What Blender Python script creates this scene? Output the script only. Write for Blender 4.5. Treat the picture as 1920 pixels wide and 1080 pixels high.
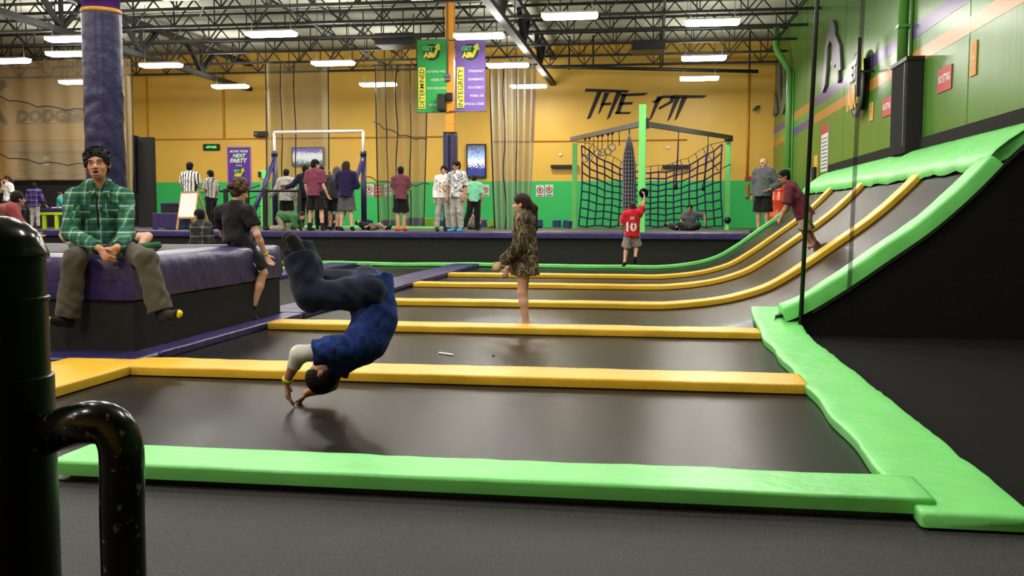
import bpy, bmesh, math, random
import numpy as np
from mathutils import Vector, Matrix, noise
from mathutils.bvhtree import BVHTree

for o in list(bpy.data.objects):
    bpy.data.objects.remove(o)
SC = bpy.context.scene
COL = SC.collection
random.seed(7)

# ------------------------------------------------------------------ camera
FPX, CAMH = 1800.0, 1.30
PITCH = math.atan(136 / FPX)
YAW = math.atan(270 * math.cos(PITCH) / FPX)
ROLL = 0.002
_f = Vector((-math.sin(YAW) * math.cos(PITCH), math.cos(YAW) * math.cos(PITCH), -math.sin(PITCH)))
_r = Vector((math.cos(YAW), math.sin(YAW), 0))
_u = _r.cross(_f)
CR = _r * math.cos(ROLL) + _u * math.sin(ROLL)
CU = -_r * math.sin(ROLL) + _u * math.cos(ROLL)
CF = _f
cam_data = bpy.data.cameras.new('camera')
cam_data.sensor_width = 36
cam_data.lens = 36 * FPX / 1920
cam_data.clip_end = 200
cam = bpy.data.objects.new('camera', cam_data)
COL.objects.link(cam)
cam.matrix_world = Matrix(((CR.x, CU.x, -CF.x, 0), (CR.y, CU.y, -CF.y, 0), (CR.z, CU.z, -CF.z, CAMH), (0, 0, 0, 1)))
SC.camera = cam


def W(px, py, X=None, Y=None, Z=None):
    """the place in the hall seen at a pixel of the photograph, on the plane X, Y or Z"""
    d = CF + CR * ((px - 960) / FPX) + CU * ((540 - py) / FPX)
    t = X / d.x if X is not None else Y / d.y if Y is not None else (Z - CAMH) / d.z
    return Vector((0, 0, CAMH)) + d * t


# ------------------------------------------------------------------ world, exposure
wd = bpy.data.worlds.new('world')
SC.world = wd
wd.use_nodes = True
wd.node_tree.nodes['Background'].inputs[0].default_value = (0.9, 0.95, 1, 1)
wd.node_tree.nodes['Background'].inputs[1].default_value = 0.02
SC.view_settings.view_transform = 'Standard'
SC.view_settings.look = 'None'
SC.view_settings.exposure = -0.2
SC.view_settings.gamma = 1
SC.view_settings.use_curve_mapping = False
LAMP_W = 95.0
LAMP_LENS = 55.0

# ------------------------------------------------------------------ materials
def lin(c):
    if isinstance(c, str):
        c = [int(c[i:i + 2], 16) / 255 for i in (0, 2, 4)]
    return tuple(x / 12.92 if x <= 0.04045 else ((x + 0.055) / 1.055) ** 2.4 for x in c) + (1,)


MATS = {}


def mat(name, col, rough=0.6, spec=0.4, metal=0.0, var=0.0, vscale=8.0, bump=0.0, bscale=40.0, coat=0.0, sheen=0.0, aniso=0.0, stretch=None):
    if name in MATS:
        return MATS[name]
    m = bpy.data.materials.new(name)
    m.use_nodes = True
    nt = m.node_tree
    b = nt.nodes['Principled BSDF']
    c = lin(col)
    b.inputs['Base Color'].default_value = c
    b.inputs['Roughness'].default_value = rough
    b.inputs['Specular IOR Level'].default_value = spec
    b.inputs['Metallic'].default_value = metal
    b.inputs['Coat Weight'].default_value = coat
    b.inputs['Sheen Weight'].default_value = sheen
    b.inputs['Anisotropic'].default_value = aniso
    if var or bump:
        tc = nt.nodes.new('ShaderNodeTexCoord')
        mp = nt.nodes.new('ShaderNodeMapping')
        if stretch:
            mp.inputs['Scale'].default_value = stretch
        nt.links.new(tc.outputs['Object'], mp.inputs['Vector'])
    if var:
        n = nt.nodes.new('ShaderNodeTexNoise')
        n.inputs['Scale'].default_value = vscale
        n.inputs['Detail'].default_value = 5
        nt.links.new(mp.outputs[0], n.inputs['Vector'])
        r = nt.nodes.new('ShaderNodeValToRGB')
        r.color_ramp.elements[0].position = 0.3
        r.color_ramp.elements[1].position = 0.7
        r.color_ramp.elements[0].color = tuple(max(0, x * (1 - var)) for x in c[:3]) + (1,)
        r.color_ramp.elements[1].color = tuple(min(1, x * (1 + var)) for x in c[:3]) + (1,)
        nt.links.new(n.outputs['Fac'], r.inputs['Fac'])
        nt.links.new(r.outputs['Color'], b.inputs['Base Color'])
    if bump:
        n2 = nt.nodes.new('ShaderNodeTexNoise')
        n2.inputs['Scale'].default_value = bscale
        n2.inputs['Detail'].default_value = 4
        nt.links.new(mp.outputs[0], n2.inputs['Vector'])
        bp = nt.nodes.new('ShaderNodeBump')
        bp.inputs['Strength'].default_value = min(1, bump)
        bp.inputs['Distance'].default_value = 0.02
        nt.links.new(n2.outputs['Fac'], bp.inputs['Height'])
        nt.links.new(bp.outputs['Normal'], b.inputs['Normal'])
    MATS[name] = m
    return m


def emit(name, col, strength):
    if name in MATS:
        return MATS[name]
    m = bpy.data.materials.new(name)
    m.use_nodes = True
    b = m.node_tree.nodes['Principled BSDF']
    b.inputs['Base Color'].default_value = (0.02, 0.02, 0.02, 1)
    b.inputs['Emission Color'].default_value = lin(col)
    b.inputs['Emission Strength'].default_value = strength
    MATS[name] = m
    return m


def net_mat(name, col, dens):
    m = bpy.data.materials.new(name)
    m.use_nodes = True
    nt = m.node_tree
    b = nt.nodes['Principled BSDF']
    b.inputs['Base Color'].default_value = lin(col)
    b.inputs['Roughness'].default_value = 0.8
    b.inputs['Specular IOR Level'].default_value = 0.1
    t = nt.nodes.new('ShaderNodeBsdfTransparent')
    mx = nt.nodes.new('ShaderNodeMixShader')
    mx.inputs[0].default_value = dens
    nt.links.new(t.outputs[0], mx.inputs[1])
    nt.links.new(b.outputs[0], mx.inputs[2])
    nt.links.new(mx.outputs[0], nt.nodes['Material Output'].inputs['Surface'])
    MATS[name] = m
    return m


def nodes_of(m):
    return m.node_tree, m.node_tree.nodes['Principled BSDF']


M = {}
M['yellow_vinyl'] = mat('yellow_vinyl', 'd8aa2c', 0.42, 0.45, var=0.06, vscale=3, bump=0.35, bscale=9)
M['green_vinyl'] = mat('green_vinyl', '6fcb6a', 0.42, 0.45, var=0.05, vscale=3, bump=0.35, bscale=9)
M['purple_vinyl'] = mat('purple_vinyl', '2b2354', 0.36, 0.5, var=0.14, vscale=4, bump=0.7, bscale=7)
M['purple_dark'] = mat('purple_column_vinyl', '221e44', 0.36, 0.5, var=0.1, vscale=3, bump=0.5, bscale=9)
M['bed'] = mat('trampoline_weave', '1f1e1e', 0.26, 0.07, var=0.12, vscale=30, bump=0.08, bscale=220, stretch=(1, 10, 1))
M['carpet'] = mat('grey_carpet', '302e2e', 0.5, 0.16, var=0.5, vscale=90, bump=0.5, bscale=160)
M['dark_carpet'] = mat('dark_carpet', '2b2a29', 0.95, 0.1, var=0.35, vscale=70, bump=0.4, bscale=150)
M['bank_carpet'] = mat('darkened_carpet', '171615', 0.95, 0.08, var=0.4, vscale=70, bump=0.4, bscale=150)  # same carpet, darkened to hold the shade on the bank's camera side
M['deck_carpet'] = mat('deck_carpet', '4c4a48', 0.42, 0.3, var=0.3, vscale=60, bump=0.3, bscale=150)  # lighter than the other carpets: glare on the deck top put into the colour
M['black'] = mat('black_paint', '0c0c0d', 0.45, 0.4)
M['black_gloss'] = mat('black_gloss_paint', '060606', 0.16, 0.35)
M['black_sleeve'] = mat('black_sleeve_paint', '050505', 0.3, 0.2)
M['steel'] = mat('dark_steel', '1b1b19', 0.55, 0.4)
M['grey_steel'] = mat('grey_steel', '6a6668', 0.45, 0.5, metal=0.3)
M['white_paint'] = mat('white_paint', 'dcdcd6', 0.5, 0.4)
M['paper'] = mat('paper', 'cfcfca', 0.7, 0.2)
M['red_sign'] = mat('red_sign', 'b02a34', 0.5, 0.4)
M['wall_yellow'] = mat('wall_yellow_paint', 'dcb04a', 0.42, 0.35, var=0.05, vscale=0.8, bump=0.06, bscale=30)
M['wall_green'] = mat('wall_green_paint', '34b45a', 0.5, 0.35, var=0.04, vscale=0.8, bump=0.06, bscale=30)
M['lime'] = mat('right_wall_lime_paint', '4f7a31', 0.28, 0.2, var=0.06, vscale=0.7, bump=0.12, bscale=5, stretch=(1, 5, 0.25))
M['stripe_purple'] = mat('stripe_purple', '55427a', 0.3, 0.22)
M['stripe_orange'] = mat('stripe_orange', 'ad7c38', 0.3, 0.22)
M['stripe_green'] = mat('stripe_green', '3f8a48', 0.24, 0.5)
M['letter'] = mat('letter_paint', '2b2426', 0.55, 0.3)
M['deck'] = mat('roof_insulation', 'adae9c', 0.85, 0.1, var=0.12, vscale=0.9, bump=0.4, bscale=2)
M['column_yellow'] = mat('column_yellow_paint', 'd08a1e', 0.4, 0.45)
M['orange'] = mat('orange_plastic', 'd8491a', 0.25, 0.5)
M['lime_table'] = mat('lime_paint', 'b4d420', 0.4, 0.4)
M['silhouette'] = mat('purple_grey_metal', '6c6272', 0.4, 0.4, metal=0.2)
M['rope'] = mat('purple_rope', '2d2450', 0.8, 0.2)
M['net_grey'] = mat('grey_net_cord', '858088', 0.8, 0.2)
M['pipe_green'] = mat('pipe_green_paint', '5c9c46', 0.3, 0.5)
M['foam_purple'] = mat('foam_purple', '40386e', 0.9, 0.1)
M['foam_green'] = mat('foam_green', '7faa3c', 0.9, 0.1)
M['foam_blue'] = mat('foam_blue', '33486a', 0.9, 0.1)
M['wood'] = mat('pale_wood', 'b08a56', 0.5, 0.3)
M['shutter'] = mat('beige_shutter', 'a58f5e', 0.55, 0.3)

# ------------------------------------------------------------------ mesh helpers
ORG = {}


def tag(o, label=None, cat=None, group=None, kind=None):
    if label: o['label'] = label
    if cat: o['category'] = cat
    if group: o['group'] = group
    if kind: o['kind'] = kind
    return o


def thing(name, loc, label, cat, group=None, kind=None):
    o = bpy.data.objects.new(name, None)
    o.empty_display_size = 0.1
    COL.objects.link(o)
    o.location = loc
    ORG[o.name] = Vector(loc)
    return tag(o, label, cat, group, kind)


def link_mesh(name, verts, faces, m, parent=None, smooth=False, mi=None):
    """one mesh object from world-space vertices, its origin at its own base"""
    v = np.asarray(verts, dtype=np.float64)
    lo, hi = v.min(0), v.max(0)
    org = np.array([(lo[0] + hi[0]) / 2, (lo[1] + hi[1]) / 2, lo[2]])
    me = bpy.data.meshes.new(name)
    me.from_pydata((v - org).tolist(), [], faces if isinstance(faces, list) else faces.tolist())
    ms = m if isinstance(m, (list, tuple)) else [m]
    for x in ms:
        me.materials.append(M[x] if isinstance(x, str) else x)
    if mi is not None:
        me.polygons.foreach_set('material_index', mi)
    if smooth:
        me.polygons.foreach_set('use_smooth', [True] * len(me.polygons))
    me.update()
    o = bpy.data.objects.new(name, me)
    COL.objects.link(o)
    ORG[o.name] = Vector(org)
    if parent:
        o.parent = parent
        o.location = Vector(org) - ORG[parent.name]
    else:
        o.location = org
    return o


class MB:
    def __init__(s):
        s.v, s.f = [], []

    def box(s, x0, x1, y0, y1, z0, z1):
        n = len(s.v)
        s.v += [(x0, y0, z0), (x1, y0, z0), (x1, y1, z0), (x0, y1, z0), (x0, y0, z1), (x1, y0, z1), (x1, y1, z1), (x0, y1, z1)]
        s.f += [[n + i for i in q] for q in ((3, 2, 1, 0), (4, 5, 6, 7), (0, 1, 5, 4), (1, 2, 6, 5), (2, 3, 7, 6), (3, 0, 4, 7))]
        return s

    def obox(s, c, ax, ay, az):
        """box about c with half-axis vectors"""
        c, ax, ay, az = map(Vector, (c, ax, ay, az))
        n = len(s.v)
        for k in (-1, 1):
            for i, j in ((-1, -1), (1, -1), (1, 1), (-1, 1)):
                s.v.append(tuple(c + ax * i + ay * j + az * k))
        s.f += [[n + i for i in q] for q in ((3, 2, 1, 0), (4, 5, 6, 7), (0, 1, 5, 4), (1, 2, 6, 5), (2, 3, 7, 6), (3, 0, 4, 7))]
        return s

    def bar(s, a, b, w, h=None):
        """square bar from a to b"""
        a, b = Vector(a), Vector(b)
        d = (b - a).normalized()
        up = Vector((0, 0, 1)) if abs(d.z) < 0.95 else Vector((0, 1, 0))
        sx = d.cross(up).normalized()
        sy = sx.cross(d)
        return s.obox((a + b) / 2, sx * w / 2, sy * (h or w) / 2, (b - a) / 2)

    def tube(s, pts, r, n=8, closed=False):
        pts = [Vector(p) for p in pts]
        rs = r if isinstance(r, (list, tuple)) else [r] * len(pts)
        N = len(pts)
        up = None
        rings = []
        for i, p in enumerate(pts):
            if closed:
                d = (pts[(i + 1) % N] - pts[i - 1]).normalized()
            else:
                d = (pts[min(i + 1, N - 1)] - pts[max(i - 1, 0)]).normalized()
            if up is None:
                up = Vector((0, 0, 1)) if abs(d.z) < 0.9 else Vector((0, 1, 0))
            a = d.cross(up).normalized()
            up = a.cross(d).normalized()
            base = len(s.v)
            for k in range(n):
                t = 2 * math.pi * k / n
                s.v.append(tuple(p + (a * math.cos(t) + up * math.sin(t)) * rs[i]))
            rings.append(base)
        for i in range(N if closed else N - 1):
            a, b = rings[i], rings[(i + 1) % N]
            for k in range(n):
                s.f.append([a + k, b + k, b + (k + 1) % n, a + (k + 1) % n])
        if not closed:
            s.f.append([rings[0] + k for k in range(n)])
            s.f.append([rings[-1] + k for k in range(n)][::-1])
        return s

    def lathe(s, prof, c, n=32, axis=None):
        """profile [(r, h)] about a vertical axis through c (or a given axis)"""
        c = Vector(c)
        az = Vector(axis or (0, 0, 1)).normalized()
        ax = az.cross(Vector((0, 1, 0)) if abs(az.y) < 0.9 else Vector((1, 0, 0))).normalized()
        ay = az.cross(ax)
        base = len(s.v)
        for r, h in prof:
            for k in range(n):
                t = 2 * math.pi * k / n
                s.v.append(tuple(c + az * h + (ax * math.cos(t) + ay * math.sin(t)) * r))
        for i in range(len(prof) - 1):
            for k in range(n):
                s.f.append([base + i * n + k, base + i * n + (k + 1) % n, base + (i + 1) * n + (k + 1) % n, base + (i + 1) * n + k])
        s.f.append([base + k for k in range(n)][::-1])
        s.f.append([base + (len(prof) - 1) * n + k for k in range(n)])
        return s

    def prism(s, pts, vec):
        """closed outline extruded along vec"""
        n = len(s.v)
        k = len(pts)
        vec = Vector(vec)
        s.v += [tuple(p) for p in pts] + [tuple(Vector(p) + vec) for p in pts]
        s.f.append([n + i for i in range(k)][::-1])
        s.f.append([n + k + i for i in range(k)])
        for i in range(k):
            j = (i + 1) % k
            s.f.append([n + i, n + j, n + k + j, n + k + i])
        return s

    def grid(s, P):
        """P[i][j] of points"""
        n = len(s.v)
        a, b = len(P), len(P[0])
        for row in P:
            s.v += [tuple(p) for p in row]
        for i in range(a - 1):
            for j in range(b - 1):
                s.f.append([n + i * b + j, n + i * b + j + 1, n + (i + 1) * b + j + 1, n + (i + 1) * b + j])
        return s

    def build(s, name, m, parent=None, smooth=False, bevel=0.0, label=None, cat=None, group=None, kind=None, angle=None):
        o = link_mesh(name, s.v, s.f, m, parent, smooth)
        if bevel:
            md = o.modifiers.new('bevel', 'BEVEL')
            md.width = bevel
            md.segments = 2
            md.limit_method = 'ANGLE'
        if smooth and angle:
            o.data.set_sharp_from_angle(angle=math.radians(angle))
        return tag(o, label, cat, group, kind)


def dup(o, delta, parent=None, label=None):
    c = o.copy()
    COL.objects.link(c)
    c.parent = parent
    if parent is None:
        c.location = o.location + Vector(delta)
    ORG[c.name] = ORG[o.name] + Vector(delta)
    if label:
        c['label'] = label
    for ch in o.children:
        dup(ch, delta, c)
    return c


_FC = {}


def text_rect(name, body, origin, ux, uy, w, h, m, parent, depth=0.006, shear=0.0, bold=0.0):
    """lettering fitted into the rectangle at origin along ux (width w) and uy (height h)"""
    key = (body, shear, bold)
    if key not in _FC:
        cu = bpy.data.curves.new('lettering', 'FONT')
        cu.body = body
        cu.shear = shear
        cu.offset = bold
        cu.resolution_u = 2
        cu.align_x = 'LEFT'
        to = bpy.data.objects.new('lettering', cu)
        COL.objects.link(to)
        bpy.context.view_layer.update()
        me = bpy.data.meshes.new_from_object(to.evaluated_get(bpy.context.evaluated_depsgraph_get()))
        v = np.array([q.co[:] for q in me.vertices])
        f = [list(p.vertices) for p in me.polygons]
        bpy.data.objects.remove(to)
        bpy.data.meshes.remove(me)
        _FC[key] = (v, f)
    v, f = _FC[key]
    lo, hi = v.min(0), v.max(0)
    origin, ux, uy = Vector(origin), Vector(ux).normalized(), Vector(uy).normalized()
    nrm = ux.cross(uy)
    out = []
    for p in v:
        a = (p[0] - lo[0]) / max(1e-6, hi[0] - lo[0]) * w
        b = (p[1] - lo[1]) / max(1e-6, hi[1] - lo[1]) * h
        out.append(tuple(origin + ux * a + uy * b + nrm * depth))
    return link_mesh(name, out, f, m, parent)


def struct(o):
    o['kind'] = 'structure'
    return o


def catmull(pts, per=6):
    """points on a smooth line through pts"""
    P = [Vector(p) for p in pts]
    P = [P[0] * 2 - P[1]] + P + [P[-1] * 2 - P[-2]]
    out = []
    for i in range(1, len(P) - 2):
        for k in range(per):
            t = k / per
            a, b, c, d = P[i - 1], P[i], P[i + 1], P[i + 2]
            out.append(0.5 * ((2 * b) + (c - a) * t + (2 * a - 5 * b + 4 * c - d) * t * t + (3 * b - a - 3 * c + d) * t ** 3))
    out.append(P[-2])
    return out
# ================================================================== the setting
XR, YB, ROOF = 4.05, 35.0, 7.4
XL, YF = -26.0, -6.0
PZ, PY = 0.87, 24.0          # raised deck: top height, front face

fl = struct(MB().box(XL, XR + 0.2, YF, 4.3, -0.4, -0.004).box(1.4, XR + 0.2, 4.3, 10.8, -0.4, -0.004).box(XL, -4.4, 4.3, YB, -0.4, -0.004).box(-4.4, XR + 0.2, 4.3, YB, -0.4, -0.3).build('floor', 'carpet'))
MB().box(-2.95, 1.15, 2.885, 2.897, -0.006, 0.0005).build('carpet_seam', 'black', fl)
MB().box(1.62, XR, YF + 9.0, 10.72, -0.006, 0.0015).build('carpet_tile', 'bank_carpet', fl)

wb = struct(MB().box(XL, XR + 0.2, YB, YB + 0.2, 0, ROOF).build('wall_back', 'wall_yellow'))
BORD = 2.55
MB().box(-19.3, XR, YB - 0.006, YB, PZ, BORD).build('green_dado', 'wall_green', wb)
MB().box(XL, -19.3, YB - 0.03, YB, PZ, 2.72).build('black_dado', 'dark_carpet', wb)
wr = struct(MB().box(XR, XR + 0.2, YF, YB, 0, ROOF).build('wall_right', 'lime'))
wl = struct(MB().box(XL - 0.2, XL, YF, YB, 0, ROOF).build('wall_left', 'wall_yellow'))
wf = struct(MB().box(XL, XR + 0.2, YF - 0.2, YF, 0, ROOF).build('wall_front', 'wall_yellow'))
ce = struct(MB().box(XL, XR + 0.2, YF, YB, ROOF, ROOF + 0.15).build('ceiling', 'deck'))

# conduits on the rear wall
cz = 4.14
for x0, x1, z in ((-26, -7.3, 4.2), (-6.0, 1.05, 4.0)):
    MB().tube([(x0, YB - 0.03, z), (x1, YB - 0.03, z)], 0.028, 6).build('conduit', 'column_yellow', wb, True)
for px, z0, z1, r in ((277, 4.2, 6.6, .03), (420, 4.2, 6.6, .04), (998, 4.0, 6.3, .04), (1403, 2.6, 6.3, .045)):
    x = W(px, 200, Y=YB).x
    MB().tube([(x, YB - 0.035, z0), (x, YB - 0.035, z1)], r, 8).build('conduit', 'column_yellow', wb, True)
for px, py in ((1051, 290), (1252, 277)):
    p = W(px, py, Y=YB - .04)
    MB().lathe([(.06, 0), (.06, .04), (.04, .06)], (p.x, YB - 0.002, p.z), 12, (0, -1, 0)).build('wall_fitting', 'white_paint', wb, True)
# thin slat shelves fixed to the rear wall
for x0, x1, y in ((1033, 1083, 312), (1242, 1294, 312)):
    a, b = W(x0, y, Y=YB - .1), W(x1, y, Y=YB - .1)
    MB().box(a.x, b.x, YB - 0.2, YB - 0.001, a.z - .06, a.z + .05).build('wall_shelf', 'steel', wb)

# painted wall lettering: THE PIT as brush strokes
def stroke(name, pts, m, parent, Y=None, X=None, thick=0.01):
    P = [W(x, y, Y=Y, X=X) for x, y in pts]
    vec = (0, -thick, 0) if Y is not None else (-thick, 0, 0)
    return MB().prism(P, vec).build(name, m, parent)

pit = [[(1098, 166), (1180, 169), (1176, 174), (1096, 172)],
       [(1120, 172), (1129, 172), (1107, 222), (1100, 224)],
       [(1133, 174), (1143, 174), (1126, 210), (1121, 215)],
       [(1128, 193), (1147, 192), (1145, 197), (1126, 198)],
       [(1156, 172), (1166, 172), (1143, 221), (1137, 225)],
       [(1160, 176), (1216, 174), (1208, 179), (1168, 181)],
       [(1166, 176), (1175, 177), (1162, 213), (1154, 214)],
       [(1163, 192), (1188, 191), (1184, 196), (1161, 197)],
       [(1154, 210), (1184, 210), (1180, 214), (1153, 214)],
       [(1232, 181), (1242, 180), (1222, 222), (1216, 228)],
       [(1221, 192), (1243, 179), (1262, 179), (1262, 184), (1244, 184), (1230, 193)],
       [(1258, 180), (1266, 181), (1262, 192), (1236, 206), (1234, 202), (1255, 190)],
       [(1266, 182), (1276, 182), (1257, 222), (1250, 229)],
       [(1278, 182), (1289, 182), (1270, 222), (1264, 227)],
       [(1262, 178), (1327, 179), (1318, 184), (1262, 184)]]
for s in pit:
    stroke('painted_letter_stroke', s, 'letter', wb, Y=YB)
p0 = W(30, 231, Y=YB)
w1 = W(212, 231, Y=YB).x - p0.x
text_rect('painted_lettering', 'DODGEBALL', (p0.x, YB - .004, p0.z), (1, 0, 0), (0, 0, 1), w1, 0.52, 'letter', wb, 0.006, 0.15, 0.055)
MB().box(p0.x - .05, p0.x + w1 * .9, YB - .01, YB, p0.z - .04, p0.z + .0).build('painted_underline', 'letter', wb)
# painted dodgeball player at the far left
bc = W(6, 158, Y=YB)
MB().lathe([(.001, 0), (.17, .001), (.17, .008), (.001, .009)], (bc.x, YB, bc.z), 20, (0, -1, 0)).build('painted_ball', 'letter', wb)
stroke('painted_player', [(-22, 168), (-12, 172), (2, 163), (5, 167), (-6, 182), (-4, 196), (4, 212), (12, 224), (15, 234), (6, 234), (-2, 222), (-12, 208), (-22, 232), (-30, 232), (-20, 200), (-22, 186)], 'letter', wb, Y=YB)

# roll-up door and notices on the left rear wall
dr = thing('door_1', (W(92, 335, Y=YB).x, YB - .1, PZ), None, None, kind='structure')
a, b = W(34, 285, Y=YB - .1), W(168, 335, Y=YB - .1)
zt = a.z
MB().box(a.x - .2, b.x + .2, YB - .35, YB - .031, zt, zt + .32).build('shutter_housing', 'shutter', dr)
for i in range(16):
    z = b.z + (zt - b.z) * i / 16
    MB().box(a.x, b.x, YB - .1, YB - .032, z + .006, z + (zt - b.z) / 16 - .006).build('slat', 'shutter', dr, bevel=.008)
for y0, y1 in ((293, 300), (302, 312)):
    q0, q1 = W(81, y1, Y=YB - .11), W(92, y0, Y=YB - .11)
    MB().box(q0.x, q1.x, YB - .108, YB - .1, q0.z, q1.z).build('notice_paper', 'paper', label=('upper' if y0 == 293 else 'lower') + ' white paper notice taped to the beige roller shutter', cat='notice', group='notices on the shutter')

# right wall: painted stripes, joints
def rstripe(y0, y1, z0, z1, m):
    MB().box(XR - .004, XR, y0, y1, z0, z1).build('painted_stripe', m, wr)
zz = ((4.13, 4.36), (3.92, 4.13), (3.70, 3.92))
for y0, y1, order in ((2.0, 26.2, 'pgo'), (26.2, 31.3, 'ogp'), (31.3, 35, 'pgo')):
    for (z0, z1), k in zip(zz, order):
        if k != 'g' or y0 > 20:
            rstripe(y0, y1, z0, z1, {'p': 'stripe_purple', 'g': 'stripe_green', 'o': 'stripe_orange'}[k])
for y in (13.6, 17.4, 22.2, 27.8, 32.5):
    MB().box(XR - .006, XR - .0005, y - .008, y + .008, 2.0, ROOF).build('panel_joint', 'stripe_green', wr)
MB().box(XR - .05, XR, 9.0, 23.7, 1.6, 2.5).build('black_skirting', 'dark_carpet', wr)

# ------------------------------------------------------------------ roof steel: children of the ceiling
def joist_mesh():
    m = MB()
    x0, x1 = XL, XR
    m.box(x0, x1, -.04, .04, 6.5, 6.57)
    m.box(x0, x1, -.05, .05, 7.25, 7.32)
    n = 25
    st = (x1 - x0) / n
    for i in range(n):
        a = x0 + i * st
        m.bar((a, 0, 7.26), (a + st / 2, 0, 6.55), .035)
        m.bar((a + st / 2, 0, 6.55), (a + st, 0, 7.26), .035)
        m.bar((a + st / 2, 0, 6.55), (a + st / 2, 0, 7.26), .028)
    return m
jm = joist_mesh()
j0 = None
for i in range(14):
    y = 6.4 + i * 2.13
    if j0 is None:
        j0 = MB(); j0.v = [(a, b + y, c) for a, b, c in jm.v]; j0.f = jm.f
        jo = j0.build('roof_joist', 'steel', ce)
    else:
        dup(jo, (0, y - 6.4, 0), ce)
        c = ce.children[-1]
for k, c in enumerate([c for c in ce.children if c.name.startswith('roof_joist')]):
    c.location.y = jo.location.y + k * 2.13
for gx in (-15.3, -3.75):
    m = MB()
    m.box(gx - .1, gx + .1, YF, YB, 5.98, 6.12)
    m.box(gx - .1, gx + .1, YF, YB, 6.9, 7.05)
    for k in range(10):
        y = -4.0 + k * 3.9
        m.bar((gx, y, 6.1), (gx, y - 1.0, 6.95), .12)
        m.bar((gx, y, 6.1), (gx, y + 1.0, 6.95), .12)
        m.bar((gx, y, 6.1), (gx, y, 6.95), .09)
    m.build('roof_girder', 'steel', ce)
# bridging lines and pipes under the deck
for gx in (-9.5, 0.15):
    MB().box(gx - .03, gx + .03, 4, YB, 6.58, 6.62).build('joist_bridging', 'steel', ce)
    MB().box(gx - .03, gx + .03, 4, YB, 7.18, 7.22).build('joist_bridging', 'steel', ce)
a, b = W(985, 124, Y=33.2), W(1422, 134, Y=33.2)
MB().tube([a, b], .06, 8).build('sprinkler_pipe', 'steel', ce, True)
for px in (1067, 1112, 1238, 1405):
    q = W(px, 128, Y=33.2)
    MB().tube([(q.x, 33.2, q.z - .05), (q.x, 33.2, ROOF)], .03, 6).build('pipe_hanger', 'steel', ce, True)
for x0, y0, x1, y1, Y, lab in ((1184, 74, 1248, 93, 28.5, 'dark square unit heater hung in the roof steel above the pit lettering'), (702, 60, 775, 84, 28.5, 'dark flat panel hung in the roof steel left of the banners')):
    a, b = W(x0, y1, Y=Y), W(x1, y0, Y=Y)
    t = thing('unit_heater', ((a.x + b.x) / 2, Y, a.z), lab, 'heater', 'heaters in the roof steel')
    MB().box(a.x, b.x, Y, Y + .9, a.z, b.z).build('casing', 'black', t, bevel=.02)
    for fx in (a.x + .1, b.x - .1):
        MB().box(fx - .015, fx + .015, Y + .4, Y + .43, b.z, 7.4).build('hanger', 'steel', t)

# ------------------------------------------------------------------ lamps
def make_lamp(x, y, z, label, group):
    t = thing('high_bay_lamp', (x, y, z), label, 'lamp', group)
    MB().box(x - .62, x + .62, y - .19, y + .19, z + .09, z + .13).build('housing', 'white_paint', t, bevel=.01)
    m = MB()
    P = []
    for (dx, dy, dz) in ((.60, .17, .09), (.60, .17, .03), (.55, .13, 0)):
        P.append([(x - dx, y - dy, z + dz), (x + dx, y - dy, z + dz), (x + dx, y + dy, z + dz), (x - dx, y + dy, z + dz), (x - dx, y - dy, z + dz)])
    m.grid(P)
    n = len(m.v)
    m.v += P[2][:4]
    m.f.append([n + 3, n + 2, n + 1, n])
    m.build('lens', LENS, t)
    for s in (-.5, .5):
        MB().tube([(x + s, y, z + .13), (x + s * .9, y, ROOF)], .008, 5).build('hanging_cable', 'steel', t)
    ld = bpy.data.lights.new('lamp_light', 'AREA')
    ld.shape = 'RECTANGLE'
    ld.size, ld.size_y = 1.1, .3
    ld.energy = LAMP_W
    ld.color = (1.0, 0.965, 0.92)
    ld.spread = math.radians(180)
    lo = bpy.data.objects.new('lamp_light', ld)
    COL.objects.link(lo)
    lo.parent = t
    lo.location = (0, 0, -.015)
    # added fill light facing up to brighten the roof, no part of the fixture
    lu = bpy.data.lights.new('roof_fill_light', 'AREA')
    lu.shape = 'RECTANGLE'
    lu.size, lu.size_y = 1.1, .3
    lu.energy = LAMP_W * .75
    lu.color = ld.color
    uo = bpy.data.objects.new('roof_fill_light', lu)
    COL.objects.link(uo)
    uo.parent = t
    uo.location = (0, 0, .14)
    uo.rotation_euler = (math.pi, 0, 0)
    return t
LENS = emit('lamp_lens', 'fffaf0', LAMP_LENS)
spots = [(1.2, 22.5, 'long lamp at the right, nearest of the row above the pit'),
         (1.25, 27.5, 'long lamp at the right, middle one of the row above the pit'),
         (1.3, 31.5, 'long lamp just right of the word PIT, lowest of its row'),
         (-1.93, 21.36, 'long lamp near the top, right of the purple banner'),
         (-4.33, 23.4, 'long lamp overlapping the top of the purple banner'),
         (-4.33, 28.0, 'long lamp just right of the purple banner'),
         (-4.33, 32.6, 'long lamp beside the gathered pale net'),
         (-9.25, 22.45, 'long lamp nearest of the three left of the green banner'),
         (-9.25, 26.95, 'long lamp in the middle of the three left of the green banner'),
         (-9.25, 31.5, 'long lamp farthest of the three left of the green banner'),
         (-14.38, 26.65, 'long lamp just right of the thick purple column'),
         (-14.38, 31.3, 'long lamp above the purple party poster'),
         (-14.47, 22.4, 'long lamp half hidden by the purple column, topmost there'),
         (-17.3, 26.6, 'long lamp left of the purple column, second from the top'),
         (-18.3, 25.3, 'long lamp cut by the left edge of the picture'),
         (-18.9, 29.6, 'long lamp half hidden by the purple column, lowest there'),
         (-4.35, 19.0, 'long lamp at the top edge above the green banner'),
         (-9.3, 18.35, 'long lamp at the top edge right of the purple column')]
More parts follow.
